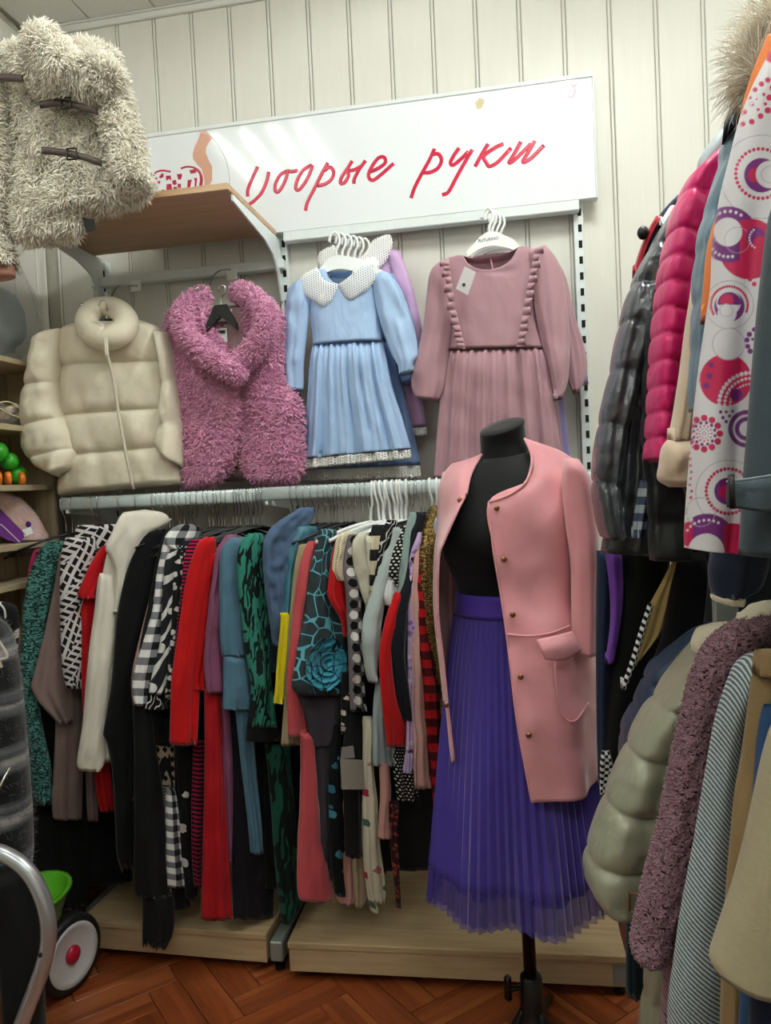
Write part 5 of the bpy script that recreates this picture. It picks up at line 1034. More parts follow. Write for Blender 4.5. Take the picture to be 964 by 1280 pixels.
# ------------------------------------------------------------ hangers on the rail
HANGERS = []
def hanger_mesh(wire, wood=None):
    a = MB()
    for s in (-1, 1): a.tube(spline([(0, 0, -.095), (.06*s, 0, -.108), (.15*s, 0, -.138), (.19*s, 0, -.155)], 10), .0035 if wire else .006, 6)
    if wire: a.tube([(-.17, 0, -.150), (.17, 0, -.150)], .0025, 5)
    b = MB(); r = .0032 if not wire else .0017
    b.tube(spline([(0, 0, -.10), (0, 0, -.060), (.004, -.010, -.040), (.001, -.019, -.012), (0, -.017, .016), (0, 0, .0245), (0, .017, .014), (0, .017, .002)], 26), r if wire else .0042, 6 if wire else 8)
    return a, b
hproto = {}
def rail_hanger(px, wire, label, group=None, tw=0.0):
    x = at(px, 625, RY)[0]; r = empty('clothes_hanger', (x, RY, RZ), label, 'hanger', group)
    key = 'w' if wire else 'p'
    if key not in hproto:
        a, b = hanger_mesh(wire); o1 = a.build('arms', M_BLACK if wire else M_HANGW, r, True); o2 = b.build('hook', M_CHROME if wire else M_HANGW, r, True); hproto[key] = (o1, o2)
        for o in (o1, o2): o.matrix_parent_inverse = Matrix.Identity(4)
    else:
        for o in hproto[key]:
            c = o.copy(); COL.objects.link(c); c.parent = r; c.matrix_parent_inverse = Matrix.Identity(4)
    for c in r.children: c.rotation_euler = (0, R(tw), (PHI if c.name.startswith('arms') else R(tw*2)))
    return r
ORD = 'first second third fourth fifth sixth seventh eighth ninth tenth eleventh twelfth thirteenth fourteenth fifteenth sixteenth seventeenth eighteenth nineteenth twentieth twenty-first twenty-second twenty-third twenty-fourth twenty-fifth'.split()
HP = [(80, 'black wire hanger at the very end of the rail'), (90, 'black wire hanger over the green tweed coat'), (117, 'black wire hanger over the taupe cardigan'), (124, 'black wire hanger over the woven jacket'), (150, 'black wire hanger before the ivory coat collar'), (171, 'black wire hanger in front of the ivory coat collar')]
HP += [(x, 'black hanger above the red coat') for x in (192, 198, 205, 211, 217, 222, 228, 235, 240, 247, 258, 263, 268, 273, 278, 283, 293, 297, 301, 306, 310, 314, 318, 323, 328)]
HP += [(x, 'black hanger above the slate blue ruffled dress') for x in (365, 373, 381, 391)]
HP += [(x, 'black hanger above the teal rose dress') for x in (398, 406, 412, 418, 422, 428, 436, 444, 452, 459)]
HP += [(x, 'black hanger between the white bunch and glitter jacket') for x in (512, 517, 523, 528, 533)]
cnt = {}
for i, (x, lb) in enumerate(HP):
    k = cnt.get(lb, 0); cnt[lb] = k+1
    rail_hanger(x, True, lb if x < 180 else lb+', %s from the left of its row' % ORD[k], None if x < 180 else lb.replace('black hanger', 'black hangers'), rng.uniform(-6, 6))
WP = [465, 471, 477, 481, 485, 492, 497, 501, 508, 539, 546]
WL = ['white plastic hanger, outermost of the white bunch beside the black hangers'] + ['white plastic hanger in the bunch above the pale tops, %s from its left end' % ORD[k+1] for k in range(7)] + ['white plastic hanger at the end of the bunch, nearest the glitter jacket', 'white plastic hanger holding the gold glitter jacket', 'white plastic hanger holding the light blue blouse']
for x, lb in zip(WP, WL): rail_hanger(x, False, lb, 'white hangers on the rail' if 'in the bunch' in lb else None, rng.uniform(-5, 5))

# ============================================================ coats on the rack along the right wall
def item(name, label, cat, *parts):
    r = None
    for (part, rows, m, Y, T, k) in parts:
        pl_ = Pl((.3, Y, 0), R(6))
        if r is None: q = rows[0]; r = empty(name, pl_.at(q[0] if len(q) > 3 else q[1], q[1] if len(q) > 3 else q[0]), label, cat)
        kw = dict(nu=20, nv=50, k=2.4, folds=((1.5, .004, .4, rng.uniform(0, 1), .3),), wr=((.004, 12, int(rng.integers(1, 40))),), round_top=.02); kw.update(k)
        slab(part, rows, pl_, K[m] if isinstance(m, str) else m, r, T=T, **kw)
    return r
def torso(r, rows, m, Y, ext=.34, rise=.10, T=.07, ymax=None, seams=(), nu=20, nv=50):
    """the part of a coat that hangs behind its sleeve, out to the far shoulder"""
    q = [w if len(w) > 3 else (w[1], w[0], w[2], w[0]) for w in rows]; q = [(w[2]-8, w[3], w[2]-2, w[3]) for w in q]
    if ymax: q.append((q[-1][0], ymax, q[-1][2], ymax))
    slab('torso', q, Pl((.3, Y, 0), R(6)), K[m] if isinstance(m, str) else m, r, T=T, nu=nu, nv=nv, k=3, ext=ext, rise=rise, folds=((2.5, .006, .4, rng.uniform(0, 1), .3),), wr=((.005, 10, int(rng.integers(1, 40))),), round_top=.02, off=-.01, seams=seams, puff=.3)
def I(part, rows, m, Y, T=.05, **k): return (part, rows, m, Y, T, k)
K.update(gpuf=puffer_mat('graphite_puffer', '#3b3f45', .26, 16, .6, .7), kpuf=puffer_mat('black_puffer', '#141619', .4, 16, .4), mpuf=puffer_mat('magenta_puffer', '#cc0f66', .38, 16, .4), silver=satin('silver_grey', '#aab6bb'), fleece=cloth('cream_fleece', '#cbb49c', .95, .4, .08, .4), bgrey=satin('blue_grey_quilt', '#5f7c8c'), navy=cloth('navy_padded', '#141d33', .6), orange=cloth('orange_lining', '#e0741c', .6), slate=cloth('dark_slate_denim', '#3f4a51', .8),
 npuf=puffer_mat('navy_puffer', '#17304a', .45, 14, .4), opuf=puffer_mat('olive_puffer', '#969781', .28, 12, .5, .6), herr=pat('grey_herringbone', twill('#bcc4c6', '#56626a', .0042), fold=.2), tan=cloth('tan_twill', '#8c7350', .8), blue=cloth('mid_blue', '#26466b', .8), trench=cloth('beige_trench', '#a09479', .7), purple=cloth('purple_jersey', '#6b3c9c', .7), jeans=cloth('dark_jeans', '#16243d', .85), greenblk=cloth('dark_green_cloth', '#10262b', .8), lining=cloth('tan_lining', '#a58c58', .6), checker=pat('checker_trim', gingham('#d7dad8', '#0c0c0d', '#d7dad8', .013), fold=.1), plaid=pat('navy_white_plaid', gingham('#c9d0dc', '#5c6a88', '#141b2c', .03)), navred=cloth('red_shell', '#a31226', .5), whitecl=cloth('white_shell', '#d5d8d8', .5), boucle=pat('mauve_boucle', lambda g, uv: g.mix(g.gt(g.noise(uv, 170, 3, .6), .56), '#93707a', '#35202c'), fold=.2, k=3), sherpa=cloth('cream_sherpa', '#cfc4ac', .95, .4))
wj = item('windbreaker', 'navy, white and red windbreaker edge behind the graphite puffer coat', 'jacket', I('body', [(848, 243, 870, 246), (836, 255, 860, 256), (822, 272, 850, 274), (808, 296, 835, 300), (797, 324, 824, 328), (792, 350, 815, 352)], 'navy', -1.00, .03), I('red_stripe', [(820, 270, 828, 271), (808, 292, 815, 294), (797, 322, 803, 323), (792, 345, 798, 346)], 'navred', -1.005, .04), I('white_stripe', [(838, 256, 845, 258), (828, 272, 838, 274), (820, 286, 829, 288)], 'whitecl', -1.005, .04))
MB().ball(at(804, 291, -1.03), (.011, .011, .013), 12, 8).build('cord_stopper', M_BLACK, wj, True)
t_puffer_coat = item('puffer_coat', 'shiny graphite puffer coat, outermost sleeve on the upper right rack', 'coat', I('sleeve', [(846, 260, 872, 262), (824, 286, 856, 294), (802, 324, 836, 334), (785, 360, 821, 368), (773, 400, 807, 412), (759, 466, 794, 474), (745, 532, 779, 540), (737, 600, 770, 606), (742, 640, 772, 650), (748, 670, 776, 674)], 'gpuf', -1.06, .12, nu=26, nv=150, off=.03, k=4.5, seams=(.16, .27, .385, .52, .675, .84), puff=.26, wr=((.004, 14, 4), (.002, 40, 5))), I('body', [(830, 330, 850, 332), (806, 400, 830, 405), (790, 470, 820, 472), (775, 540, 815, 542), (766, 610, 815, 612), (750, 690, 815, 694)], 'gpuf', -1.05, .08, nv=60, k=4.5, seams=(.25, .45, .65, .83), puff=.35))
item('plaid_shirt', 'navy and white plaid shirt tail under the graphite puffer', 'shirt', I('shirt_tail', [(600, 800, 816), (640, 793, 811), (672, 789, 806)], 'plaid', -1.115, .02))
t_black_puffer = item('black_puffer', 'black puffer coat squeezed between graphite and magenta puffers', 'coat', I('body', [(390, 808, 840), (440, 805, 838), (500, 803, 836), (560, 803, 838), (600, 808, 852), (650, 811, 860), (700, 812, 862)], 'kpuf', -1.15, .07, k=4.5, seams=(.2, .4, .55, .7, .85), puff=.35, nv=60))
t_silver_jacket = item('silver_jacket', 'pale silver jacket shoulder peeping above the magenta puffer', 'jacket', I('shoulder', [(906, 158, 924, 160), (892, 172, 922, 176), (878, 192, 916, 200), (872, 206, 912, 220), (872, 230, 900, 240)], 'silver', -1.17, .04))
t_magenta_puffer = item('magenta_puffer', 'hot magenta puffer jacket on the upper rack', 'jacket', I('sleeve', [(896, 190, 914, 192), (878, 206, 908, 212), (858, 226, 896, 236), (842, 262, 884, 268), (834, 296, 877, 304), (826, 335, 870, 340), (820, 382, 864, 390), (815, 440, 855, 442), (812, 515, 842, 516), (810, 560, 836, 562), (810, 574, 830, 578)], 'mpuf', -1.25, .11, nu=26, nv=180, k=4.5, seams=(.17, .29, .37, .45, .53, .61, .69, .77, .85, .93), puff=.25, wr=((.003, 14, 7), (.0015, 40, 8))))
t_fleece_jacket = item('fleece_jacket', 'cream fleece sleeve with rolled cuff between magenta puffer and blue grey coat', 'jacket', I('sleeve', [(330, 870, 884), (360, 867, 880), (400, 861, 876), (460, 852, 871), (520, 842, 867), (552, 835, 865)], 'fleece', -1.36, .06), I('rolled_cuff', [(550, 832, 866), (562, 826, 866), (580, 823, 864), (598, 822, 862), (609, 834, 858)], 'fleece', -1.36, .085, off=.01, rt_bot=.012, wr=((.006, 30, 9),)))
hc = item('hooded_coat', 'blue grey quilted coat with navy collar and long pale fur hood trim', 'coat', I('sleeve', [(934, 132, 960, 124), (918, 158, 944, 154), (904, 180, 930, 180), (899, 208, 922, 208), (887, 246, 915, 246), (873, 298, 900, 300), (868, 360, 890, 365), (867, 420, 886, 420), (866, 480, 880, 480), (868, 514, 876, 512)], 'bgrey', -1.46, .07, seams=(.2, .38, .5, .66, .8), puff=.2, nv=60, wr=((.006, 26, 10),)), I('collar', [(926, 122, 950, 112), (914, 134, 946, 128), (911, 150, 936, 150), (908, 168, 926, 170)], 'navy', -1.49, .06))
M_FOX = fur_mat('pale_fox_fur', '#fff8ec', '#ecdfc6')
ft = MB().tube(spline([at(x, y, -1.53) for x, y in ((990, 12), (966, 40), (955, 66), (949, 95), (948, 120))], 18), [.012]+[.015]*16+[.010], 10).build('fur_trim', M_FOX, hc, True)
tufts('fur', ft, M_FOX, ft, 3400, .033, .0006, 61, curl=.55, down=.12, var=.5, clump=22)

# the jacket with the printed circles: the print is a per-vertex colour
def circles_color(px, py):
    C = {'w': lin('#d9d5da')[:3], 'c': lin('#bd0a4c')[:3], 'p': lin('#6f1f74')[:3], 'g': lin('#a59aa6')[:3]}
    out = np.tile(np.array(C['w']), (len(px), 1))
    def disc(x, y, r, c, cl=None):
        m = np.clip((r-np.hypot(px-x, py-y))/.7+.5, 0, 1)
        if cl is not None: m = m*cl
        out[:] = out*(1-m[:, None])+np.array(C[c])*m[:, None]
    def inside(x, y, r): return (px-x)**2+(py-y)**2 < r*r
    def ring(x, y, r, w, c):
        m = np.clip((w/2-np.abs(np.hypot(px-x, py-y)-r))/.7+.5, 0, 1); out[:] = out*(1-m[:, None])+np.array(C[c])*m[:, None]
    def dotsr(x, y, r, n, s, c, a0=0, a1=360):
        for k in range(n):
            a = R(a0+(a1-a0)*k/n); disc(x+r*math.cos(a), y+r*math.sin(a), s, c)
    ring(953, 221, 52, .9, 'g'); dotsr(951, 217, 31, 34, 2.3, 'c'); disc(952, 219, 21.5, 'p'); disc(944, 219, 9, 'c'); disc(962, 218, 17, 'w'); ring(962, 218, 10, .8, 'g')
    for (x, y, s) in ((944, 112, 3.2), (952, 105, 3.4), (960, 100, 3.4), (938, 122, 2.2), (931, 140, 3), (929, 155, 3.2), (940, 152, 3.6), (951, 145, 3.6), (960, 138, 4), (962, 122, 4), (966, 110, 4), (955, 118, 2.2), (957, 130, 2.2), (948, 137, 2), (941, 131, 1.4), (946, 124, 1.2), (966, 70, 9)): disc(x, y, s, 'c')
    ring(940, 130, 3, 1, 'g')
    disc(937, 311, 38, 'c'); disc(911, 293, 35, 'p'); disc(937, 311, 37, 'c', (px > 925)); disc(910, 290, 18, 'w'); ring(922, 300, 16, .8, 'g'); dotsr(911, 291, 27, 7, 2.0, 'w', 215, 320); dotsr(911, 293, 28, 6, 2.0, 'w', 80, 150); disc(945, 296, 12, 'p'); disc(952, 306, 11, 'c'); dotsr(950, 298, 13, 8, 1.4, 'w', 120, 250)
    ring(912, 381, 30, .9, 'g'); dotsr(912, 381, 23, 30, 1.7, 'c', 150, 390); disc(912, 383, 19, 'p'); disc(911, 378, 15.5, 'w'); disc(912, 380, 15, 'p', py < 381); disc(909, 376, 8.5, 'c', py < 380); disc(909, 392, 12, 'w'); ring(908, 388, 8, .8, 'g')
    for (x, y, s) in ((931, 346, 3), (938, 349, 3), (943, 355, 3)): disc(x, y, s, 'c')
    for (x, y, s) in ((937, 418, 3.4), (943, 412, 3), (934, 425, 3.4), (935, 433, 3.2), (941, 424, 2), (938, 439, 3.4)): disc(x, y, s, 'p')
    disc(907.5, 475, 32.5, 'c'); disc(911, 430, 20, 'w'); ring(911, 430, 20, .9, 'g'); dotsr(939, 506, 40, 13, 2.6, 'w', 180, 285); dotsr(939, 506, 33, 12, 2.0, 'w', 180, 285); dotsr(939, 506, 26, 13, 1.3, 'w', 180, 290); disc(921, 494, 8, 'p')
    for (x, y, s) in ((889, 456, 3.5), (887, 470, 4), (883, 482, 4)): disc(x, y, s, 'p')
    dotsr(880.5, 542, 19.5, 12, 4.2, 'c'); dotsr(880.5, 542, 13.8, 12, 2.1, 'p', 12, 372); dotsr(880.5, 542, 9.5, 12, 1.2, 'c'); dotsr(880.5, 542, 6, 10, .8, 'p'); ring(880.5, 542, 2, .8, 'c')
    disc(934, 536, 23.5, 'p'); disc(934, 536, 18, 'w'); disc(934, 536, 15, 'p'); disc(934, 536, 9.5, 'w')
    for (x, y, s) in ((901, 515, 2.2), (904, 522, 2.2), (908, 515, 2), (908, 527, 2.2), (912, 520, 2), (916, 514, 1.8)): disc(x, y, s, 'p')
    ring(911, 616, 41, .9, 'g'); dotsr(911, 614, 28, 36, 2.2, 'c'); disc(910, 614, 17, 'p'); disc(907, 615, 8, 'c')
    for k in range(8): disc(864-abs(k-3)*.8+3*(k > 5), 566+k*8, 1.9, 'c')
    disc(864, 668, 16, 'c', px < 872); disc(884, 678, 36, 'p', (py > 640) & (px > 866)); disc(916, 680, 26, 'c', px > 905); disc(883, 690, 23, 'w'); ring(876, 640, 18, .9, 'g'); dotsr(884, 680, 30, 8, 1.8, 'w', 215, 310)
    return np.concatenate([out, np.ones((len(px), 1))], 1)
g_ = G('circle_print_shell', .45, .4, .1); vc = g_.new('VertexColor'); vc.layer_name = 'print'; g_.color(vc.outputs[0]); folds_bump(g_, .3, 14); weave(g_, .5); M_CIRC = g_.m
cj = item('print_jacket', 'white jacket printed with magenta and purple circles, orange lining showing', 'jacket', I('body', [(968, 52, 1015, 46), (942, 106, 1012, 102), (925, 150, 1005, 150), (912, 200, 1000, 200), (901, 246, 990, 250), (893, 300, 972, 305), (887, 375, 962, 378), (876, 455, 955, 455), (867, 530, 948, 535), (861, 600, 942, 600), (857, 660, 938, 668), (857, 685, 934, 692)], M_CIRC, -1.62, .06, nu=190, nv=620, k=3.2, folds=((1.2, .006, .2, .3, .4),), wr=((.004, 9, 12),), round_top=.01), I('lining', [(960, 42, 990, 40), (938, 100, 960, 104), (926, 150, 940, 150), (914, 205, 928, 205), (899, 262, 912, 262), (886, 310, 900, 310), (879, 380, 892, 380), (879, 402, 888, 402)], 'orange', -1.60, .04))
def paint(part, wrap):
    me = part.data; co = np.empty(len(me.vertices)*3, np.float32); me.vertices.foreach_get('co', co); co = co.reshape(-1, 3)-CAM
    zc = co@CW; px, py = 482+FPX*(co@CR)/zc, 640-FPX*(co@CU)/zc
    if wrap: px = 868+np.abs((px-868) % 160-80)
    a = me.color_attributes.new('print', 'FLOAT_COLOR', 'POINT'); a.data.foreach_set('color', circles_color(px, py).astype(np.float32).ravel())
paint([o for o in cj.children if o.name.startswith('body')][0], False)
dc = item('denim_coat', 'dark slate denim coat with buckled cuff strap at the frame edge', 'coat', I('sleeve', [(250, 968, 1050), (300, 960, 1050), (375, 951, 1050), (440, 945, 1050), (540, 936, 1050), (600, 931, 1048), (660, 928, 1046), (694, 926, 1044)], 'slate', -1.80, .07, wr=((.004, 14, 13),)), I('cuff_strap', [(910, 602, 1020, 588), (908, 618, 1022, 616), (909, 634, 1022, 648)], 'slate', -1.845, .02, nv=12))
sl_ = [at(x, y, -1.872) for x, y in ((914, 593), (915, 614), (916, 636))]; MB().tube(sl_, .0028, 6).build('buckle_bar', M_BLACKMET, dc, True)
MB().tube([at(908, 602, -1.868), at(935, 599, -1.872), at(966, 594, -1.872)], .0012, 5).build('strap_piping', cloth('slate_piping', '#7f8c90'), dc)
t_navy_coat = item('navy_coat', 'navy padded coat sleeve with cream rim over the rack post', 'coat', I('sleeve', [(640, 896, 960), (690, 891, 960), (712, 887, 958), (734, 889, 948), (745, 893, 927)], 'navy', -1.52, .07), I('cuff_rim', [(743, 891, 928), (750, 893, 927), (753, 897, 922)], 'sherpa', -1.52, .075, round_top=.004, nv=10))
# rack that carries them
rx = at(907, 770, -1.30)[0]; rk = empty('garment_rack', (rx, -1.3, 0), 'grey steel garment rack post among the coats', 'rack')
MB().box((rx-.018, -1.31, .04), (rx+.018, -1.29, 1.44), .003).build('post', M_GREYMETAL, rk)
MB().tube([(.50, -.90, 1.31), (.50, -2.0, 1.31)], .013, 10).tube([(rx, -1.30, 1.425), (.40, -1.30, 1.42), (.50, -1.30, 1.31)], .010, 8).build('lower_rail', M_GREYMETAL, rk, True)
MB().tube([(.53, -.95, 2.13), (.53, -2.0, 2.13)], .013, 10).tube([(.53, -1.97, .02), (.53, -1.97, 2.13)], .013, 10).build('upper_rail', M_GREYMETAL, rk, True)
MB().box((rx-.02, -1.33, 0), (.60, -1.27, .04), .005).build('foot', M_GREYMETAL, rk)
# lower tier
item('dark_jeans', 'dark blue jeans hanging just behind the suede coat', 'jeans', I('leg', [(688, 746, 766), (800, 745, 764), (900, 746, 764), (980, 748, 762)], 'jeans', -.93, .04))
item('dark_coat', 'charcoal coat in the shade behind the rack post', 'coat', I('body', [(660, 888, 1015), (760, 882, 1015), (860, 868, 1010), (1000, 856, 1000)], cloth('charcoal_wool', '#262c31', .85), -1.14, .05))
item('purple_dress', 'purple dress strip in the shade beside the dark jeans', 'dress', I('body', [(686, 756, 777), (735, 762, 779), (780, 763, 775), (828, 757, 767)], 'purple', -.96, .03))
item('black_dress', 'black dress in the deep shade of the lower rack', 'dress', I('body', [(650, 776, 840), (720, 776, 836), (800, 768, 830), (880, 758, 806), (980, 752, 790), (1080, 752, 786)], 'black2', -.94, .05), I('checker_hem', [(938, 752, 762), (960, 750, 766), (992, 750, 758)], 'checker', -.985, .015))
t_lined_coat = item('lined_coat', 'black coat with tan lining turned out and checkered trim', 'coat', I('body', [(690, 842, 880), (740, 835, 892), (800, 826, 884), (850, 806, 860), (900, 790, 830), (1000, 780, 815)], 'black2', -1.08, .06), I('lining_flap', [(842, 699, 846, 701), (826, 730, 838, 735), (809, 762, 832, 768), (798, 796, 824, 794), (789, 836, 800, 822)], 'lining', -1.125, .015, wr=()), I('checker_trim', [(811, 752, 816, 756), (798, 792, 804, 796), (788, 826, 794, 830), (776, 860, 782, 862)], 'checker', -1.135, .012, wr=(), folds=(), round_top=.004))
t_navy_puffer = item('navy_puffer', 'navy puffer jacket between black coat and olive puffer', 'jacket', I('sleeve', [(876, 786, 905, 774), (846, 808, 885, 806), (815, 832, 856, 836), (801, 862, 836, 866), (788, 890, 820, 894), (778, 912, 806, 916), (777, 940, 796, 935), (778, 962, 790, 955)], 'npuf', -1.19, .09, k=4.5, seams=(.3, .46, .62, .82), puff=.25, nv=60))
item('dark_trousers', 'dark green trousers hem beside the plinth corner', 'trousers', I('leg', [(860, 800, 826), (1000, 786, 808), (1080, 784, 806), (1180, 783, 804), (1242, 783, 804)], 'greenblk', -1.12, .04))
op = item('olive_puffer', 'pale olive puffer coat with sherpa collar, bulging out of the lower rack', 'coat', I('sleeve', [(884, 798, 910, 790), (858, 828, 888, 826), (826, 866, 866, 868), (803, 902, 850, 904), (783, 940, 840, 950), (762, 988, 830, 1000), (745, 1030, 822, 1042), (732, 1070, 816, 1080), (731, 1096, 810, 1106), (746, 1120, 800, 1127), (770, 1137, 788, 1134)], 'opuf', -1.30, .13, nu=30, nv=150, k=4.5, seams=(.27, .45, .635, .82), puff=.28, wr=((.005, 11, 14), (.002, 34, 15)), rt_bot=.02), I('body', [(1100, 808, 850), (1195, 808, 838), (1240, 805, 832), (1290, 800, 828), (1340, 798, 826)], 'opuf', -1.30, .08, seams=(.3, .6), puff=.3), I('collar', [(888, 782, 908, 776), (874, 792, 902, 790), (867, 804, 896, 806), (869, 816, 884, 818)], 'sherpa', -1.33, .07, wr=((.008, 40, 16),)))
bk = at(795, 1128, -1.40); MB().tube([bk+[-.008, 0, .014], bk+[.008, 0, .014], bk+[.006, 0, -.014], bk+[-.01, 0, -.014], bk+[-.008, 0, .014]], .0022, 6).build('buckle', M_GOLD, op)
bc = item('boucle_coat', 'mauve boucle coat with long straight sleeve', 'coat', I('sleeve', [(945, 772, 990, 764), (908, 788, 962, 788), (887, 806, 934, 812), (874, 830, 919, 838), (863, 860, 909, 865), (852, 905, 900, 905), (841, 960, 888, 960), (827, 1032, 872, 1032), (808, 1102, 852, 1108), (796, 1160, 837, 1160), (790, 1184, 829, 1188), (796, 1197, 824, 1199)], 'boucle', -1.45, .085, nu=30, nv=110, wr=((.003, 40, 17), (.002, 90, 18)), rt_bot=.012), I('body', [(960, 862, 900), (1050, 848, 884), (1120, 838, 866), (1200, 832, 862), (1290, 826, 852), (1340, 822, 850)], 'boucle', -1.43, .06), I('collar', [(958, 752, 985, 748), (936, 760, 980, 760), (922, 772, 972, 774), (922, 784, 950, 786)], 'sherpa', -1.42, .06, wr=((.008, 40, 19),)))
sv = [o for o in bc.children if o.name.startswith('sleeve')][0]
tufts('boucle_loops', sv, K['boucle'], sv, 10000, .0035, .0016, 71, curl=1.4, down=.1)
t_herringbone_coat = item('herringbone_coat', 'grey herringbone wool coat with a narrow curved shoulder', 'coat', I('sleeve', [(946, 815, 960, 817), (923, 831, 954, 836), (911, 856, 942, 860), (898, 900, 934, 900), (884, 970, 924, 970), (869, 1055, 917, 1055), (855, 1125, 912, 1125), (842, 1210, 908, 1215), (836, 1258, 906, 1270), (834, 1330, 902, 1330)], 'herr', -1.57, .06, nv=80))
item('navy_dress', 'navy garment strip between herringbone coat and tan trousers', 'dress', I('body', [(845, 930, 950), (900, 922, 942), (960, 918, 934), (1060, 914, 930)], 'navy', -1.585, .03))
item('tan_trousers', 'tan twill trousers with waistband hung beside the herringbone coat', 'trousers', I('waistband', [(812, 946, 990), (842, 942, 988)], 'tan', -1.66, .045, nv=8, round_top=.006), I('leg', [(840, 942, 984), (900, 935, 975), (960, 927, 965), (1020, 917, 955), (1150, 907, 945), (1290, 902, 940), (1340, 901, 940)], 'tan', -1.65, .04))
item('blue_shirt', 'mid blue shirt edge in front of the tan trousers', 'shirt', I('body', [(880, 955, 985), (940, 946, 980), (1055, 937, 975), (1200, 928, 972), (1290, 924, 970), (1340, 922, 970)], 'blue', -1.70, .03))
t_trench_coat = item('trench_coat', 'beige trench coat sleeve at the lower frame edge', 'coat', I('sleeve', [(975, 900, 1030, 900), (962, 945, 1025, 945), (950, 1000, 1020, 1000), (935, 1060, 1015, 1060), (918, 1120, 1010, 1120), (904, 1160, 1006, 1168), (890, 1203, 998, 1226), (893, 1211, 990, 1235)], 'trench', -1.80, .08, nu=26, folds=((1.6, .007, .3, .2, .3),)), I('body', [(1150, 945, 1020), (1230, 940, 1018), (1340, 936, 1016)], 'navy', -1.79, .05))

torso(t_puffer_coat, [(846, 250, 868, 252), (830, 330, 850, 334), (806, 470, 826, 472), (790, 600, 812, 604), (780, 690, 812, 692)], 'gpuf', -1.05, .36, .10, seams=(.2, .38, .56, .74, .88))
torso(t_magenta_puffer, [(880, 192, 912, 194), (866, 262, 890, 264), (850, 400, 870, 402), (838, 520, 852, 522), (832, 585, 846, 585)], 'mpuf', -1.25, .34, .08, seams=(.2, .32, .44, .56, .68, .8, .9))
torso(t_fleece_jacket, [(872, 330, 886, 330), (866, 400, 880, 400), (856, 500, 872, 500), (850, 560, 866, 560)], 'fleece', -1.36, .34, .16)
torso(hc, [(930, 150, 950, 146), (905, 250, 920, 250), (880, 400, 895, 400), (872, 512, 880, 512)], 'bgrey', -1.46, .34, .06, seams=(.25, .45, .65, .82))
torso(cj, [(960, 60, 1010, 55), (930, 300, 980, 305), (905, 500, 955, 500), (890, 688, 938, 690)], M_CIRC, -1.60, .28, .05, nu=110, nv=260)
paint([o for o in cj.children if o.name.startswith('torso')][0], True)
torso(dc, [(990, 250, 1050, 250), (980, 450, 1050, 450), (970, 690, 1046, 692)], 'slate', -1.79, .26, .10)
torso(t_navy_coat, [(930, 560, 958, 560), (930, 640, 958, 640), (930, 700, 956, 700)], 'navy', -1.52, .3, .15)
torso(t_lined_coat, [(850, 692, 882, 690), (850, 760, 885, 760), (840, 900, 860, 900), (830, 1000, 846, 1000)], 'black2', -1.08, .36, .05)
torso(t_navy_puffer, [(870, 786, 902, 780), (850, 840, 872, 840), (830, 940, 846, 940), (820, 1010, 836, 1010)], 'npuf', -1.19, .36, .06, seams=(.25, .5, .75))
torso(op, [(890, 796, 912, 792), (870, 860, 888, 862), (850, 960, 866, 962), (830, 1100, 848, 1100), (820, 1250, 836, 1250), (815, 1330, 830, 1330)], 'opuf', -1.29, .36, .06, seams=(.15, .3, .45, .6, .75, .9))
torso(bc, [(930, 784, 958, 784), (905, 850, 930, 850), (880, 960, 900, 960), (860, 1100, 880, 1100), (845, 1250, 862, 1250), (840, 1340, 855, 1340)], 'boucle', -1.44, .36, .05)
torso(t_herringbone_coat, [(948, 816, 962, 818), (935, 860, 952, 860), (920, 950, 938, 950), (908, 1100, 922, 1100), (900, 1330, 914, 1330)], 'herr', -1.575, .32, .06)
torso(t_trench_coat, [(995, 900, 1035, 900), (985, 1000, 1030, 1000), (975, 1150, 1022, 1150), (972, 1300, 1016, 1300)], 'trench', -1.77, .28, .08)

# ============================================================ shelf unit along the left wall and what stands on it
SX = -1.55
su = empty('shelf_unit', (-1.6, -.86, 0), 'light oak open shelf unit along the left wall', 'shelf unit')
for y0 in (-.25, -1.38): MB().box((ROOM_L+.016, y0, 0), (SX, y0+.018, 1.852), .0015).build('side_panel', M_OAKV, su)
MB().box((ROOM_L+.014, -1.38, 0), (ROOM_L+.022, -.234, 1.852)).build('back_panel', M_OAKV, su)
BZ = [at_z for at_z in (1.871, atx(36, 533, SX)[2], 1.477, 1.2935, 1.173, .86, .55, .24, .08)]
for i, z in enumerate(BZ):
    y1 = -.232 if i == 0 else -.2515
    MB().box((ROOM_L+.0225, -1.36 if i else -1.38, z-.018), (SX+.002, y1, z), .0015).build('shelf_board', M_OAKY, su)
Z1, Z2, Z3, Z4 = BZ[0], BZ[1], BZ[2], BZ[3]
M_GREEN = plain('toy_green', '#2fa324', .3); M_ORANGE = plain('toy_orange', '#d2701c', .35); M_YEL = plain('toy_yellow', '#d8b21f', .35)
cp = empty('caterpillar_toy', (-1.54, -.56, Z3), 'green caterpillar toy with orange feet on the shelf', 'toy')
for k, (px, py, r) in enumerate(((22, 593, .030), (12, 577, .028), (-2, 565, .030), (-16, 580, .03))):
    c = atx(px, py, -1.60); MB().ball(c, r, 18, 12).build('segment', M_GREEN, cp, True)
for (px, py) in ((27, 594), (-2, 600), (10, 600)):
    c = atx(px, py, -1.574); c[2] = Z3+.0215; M = Matrix.Translation(c) @ Matrix.Rotation(R(90), 4, 'Y') @ Matrix.Rotation(R(-50), 4, 'X')
    MB().lathe([(.012, -.009), (.020, -.007), (.0215, 0), (.020, .007), (.010, .010)], 18, M).build('foot', M_ORANGE, cp, True)
def film(name, c='#dfe6e6', a=.22, rough=.12):
    g = G(name, rough, .8); g.color(c); g.put(g.b.inputs['Alpha'], a); g.bump(g.noise(g.co('Object'), 40, 3, dist=2), .9, .01); return g.m
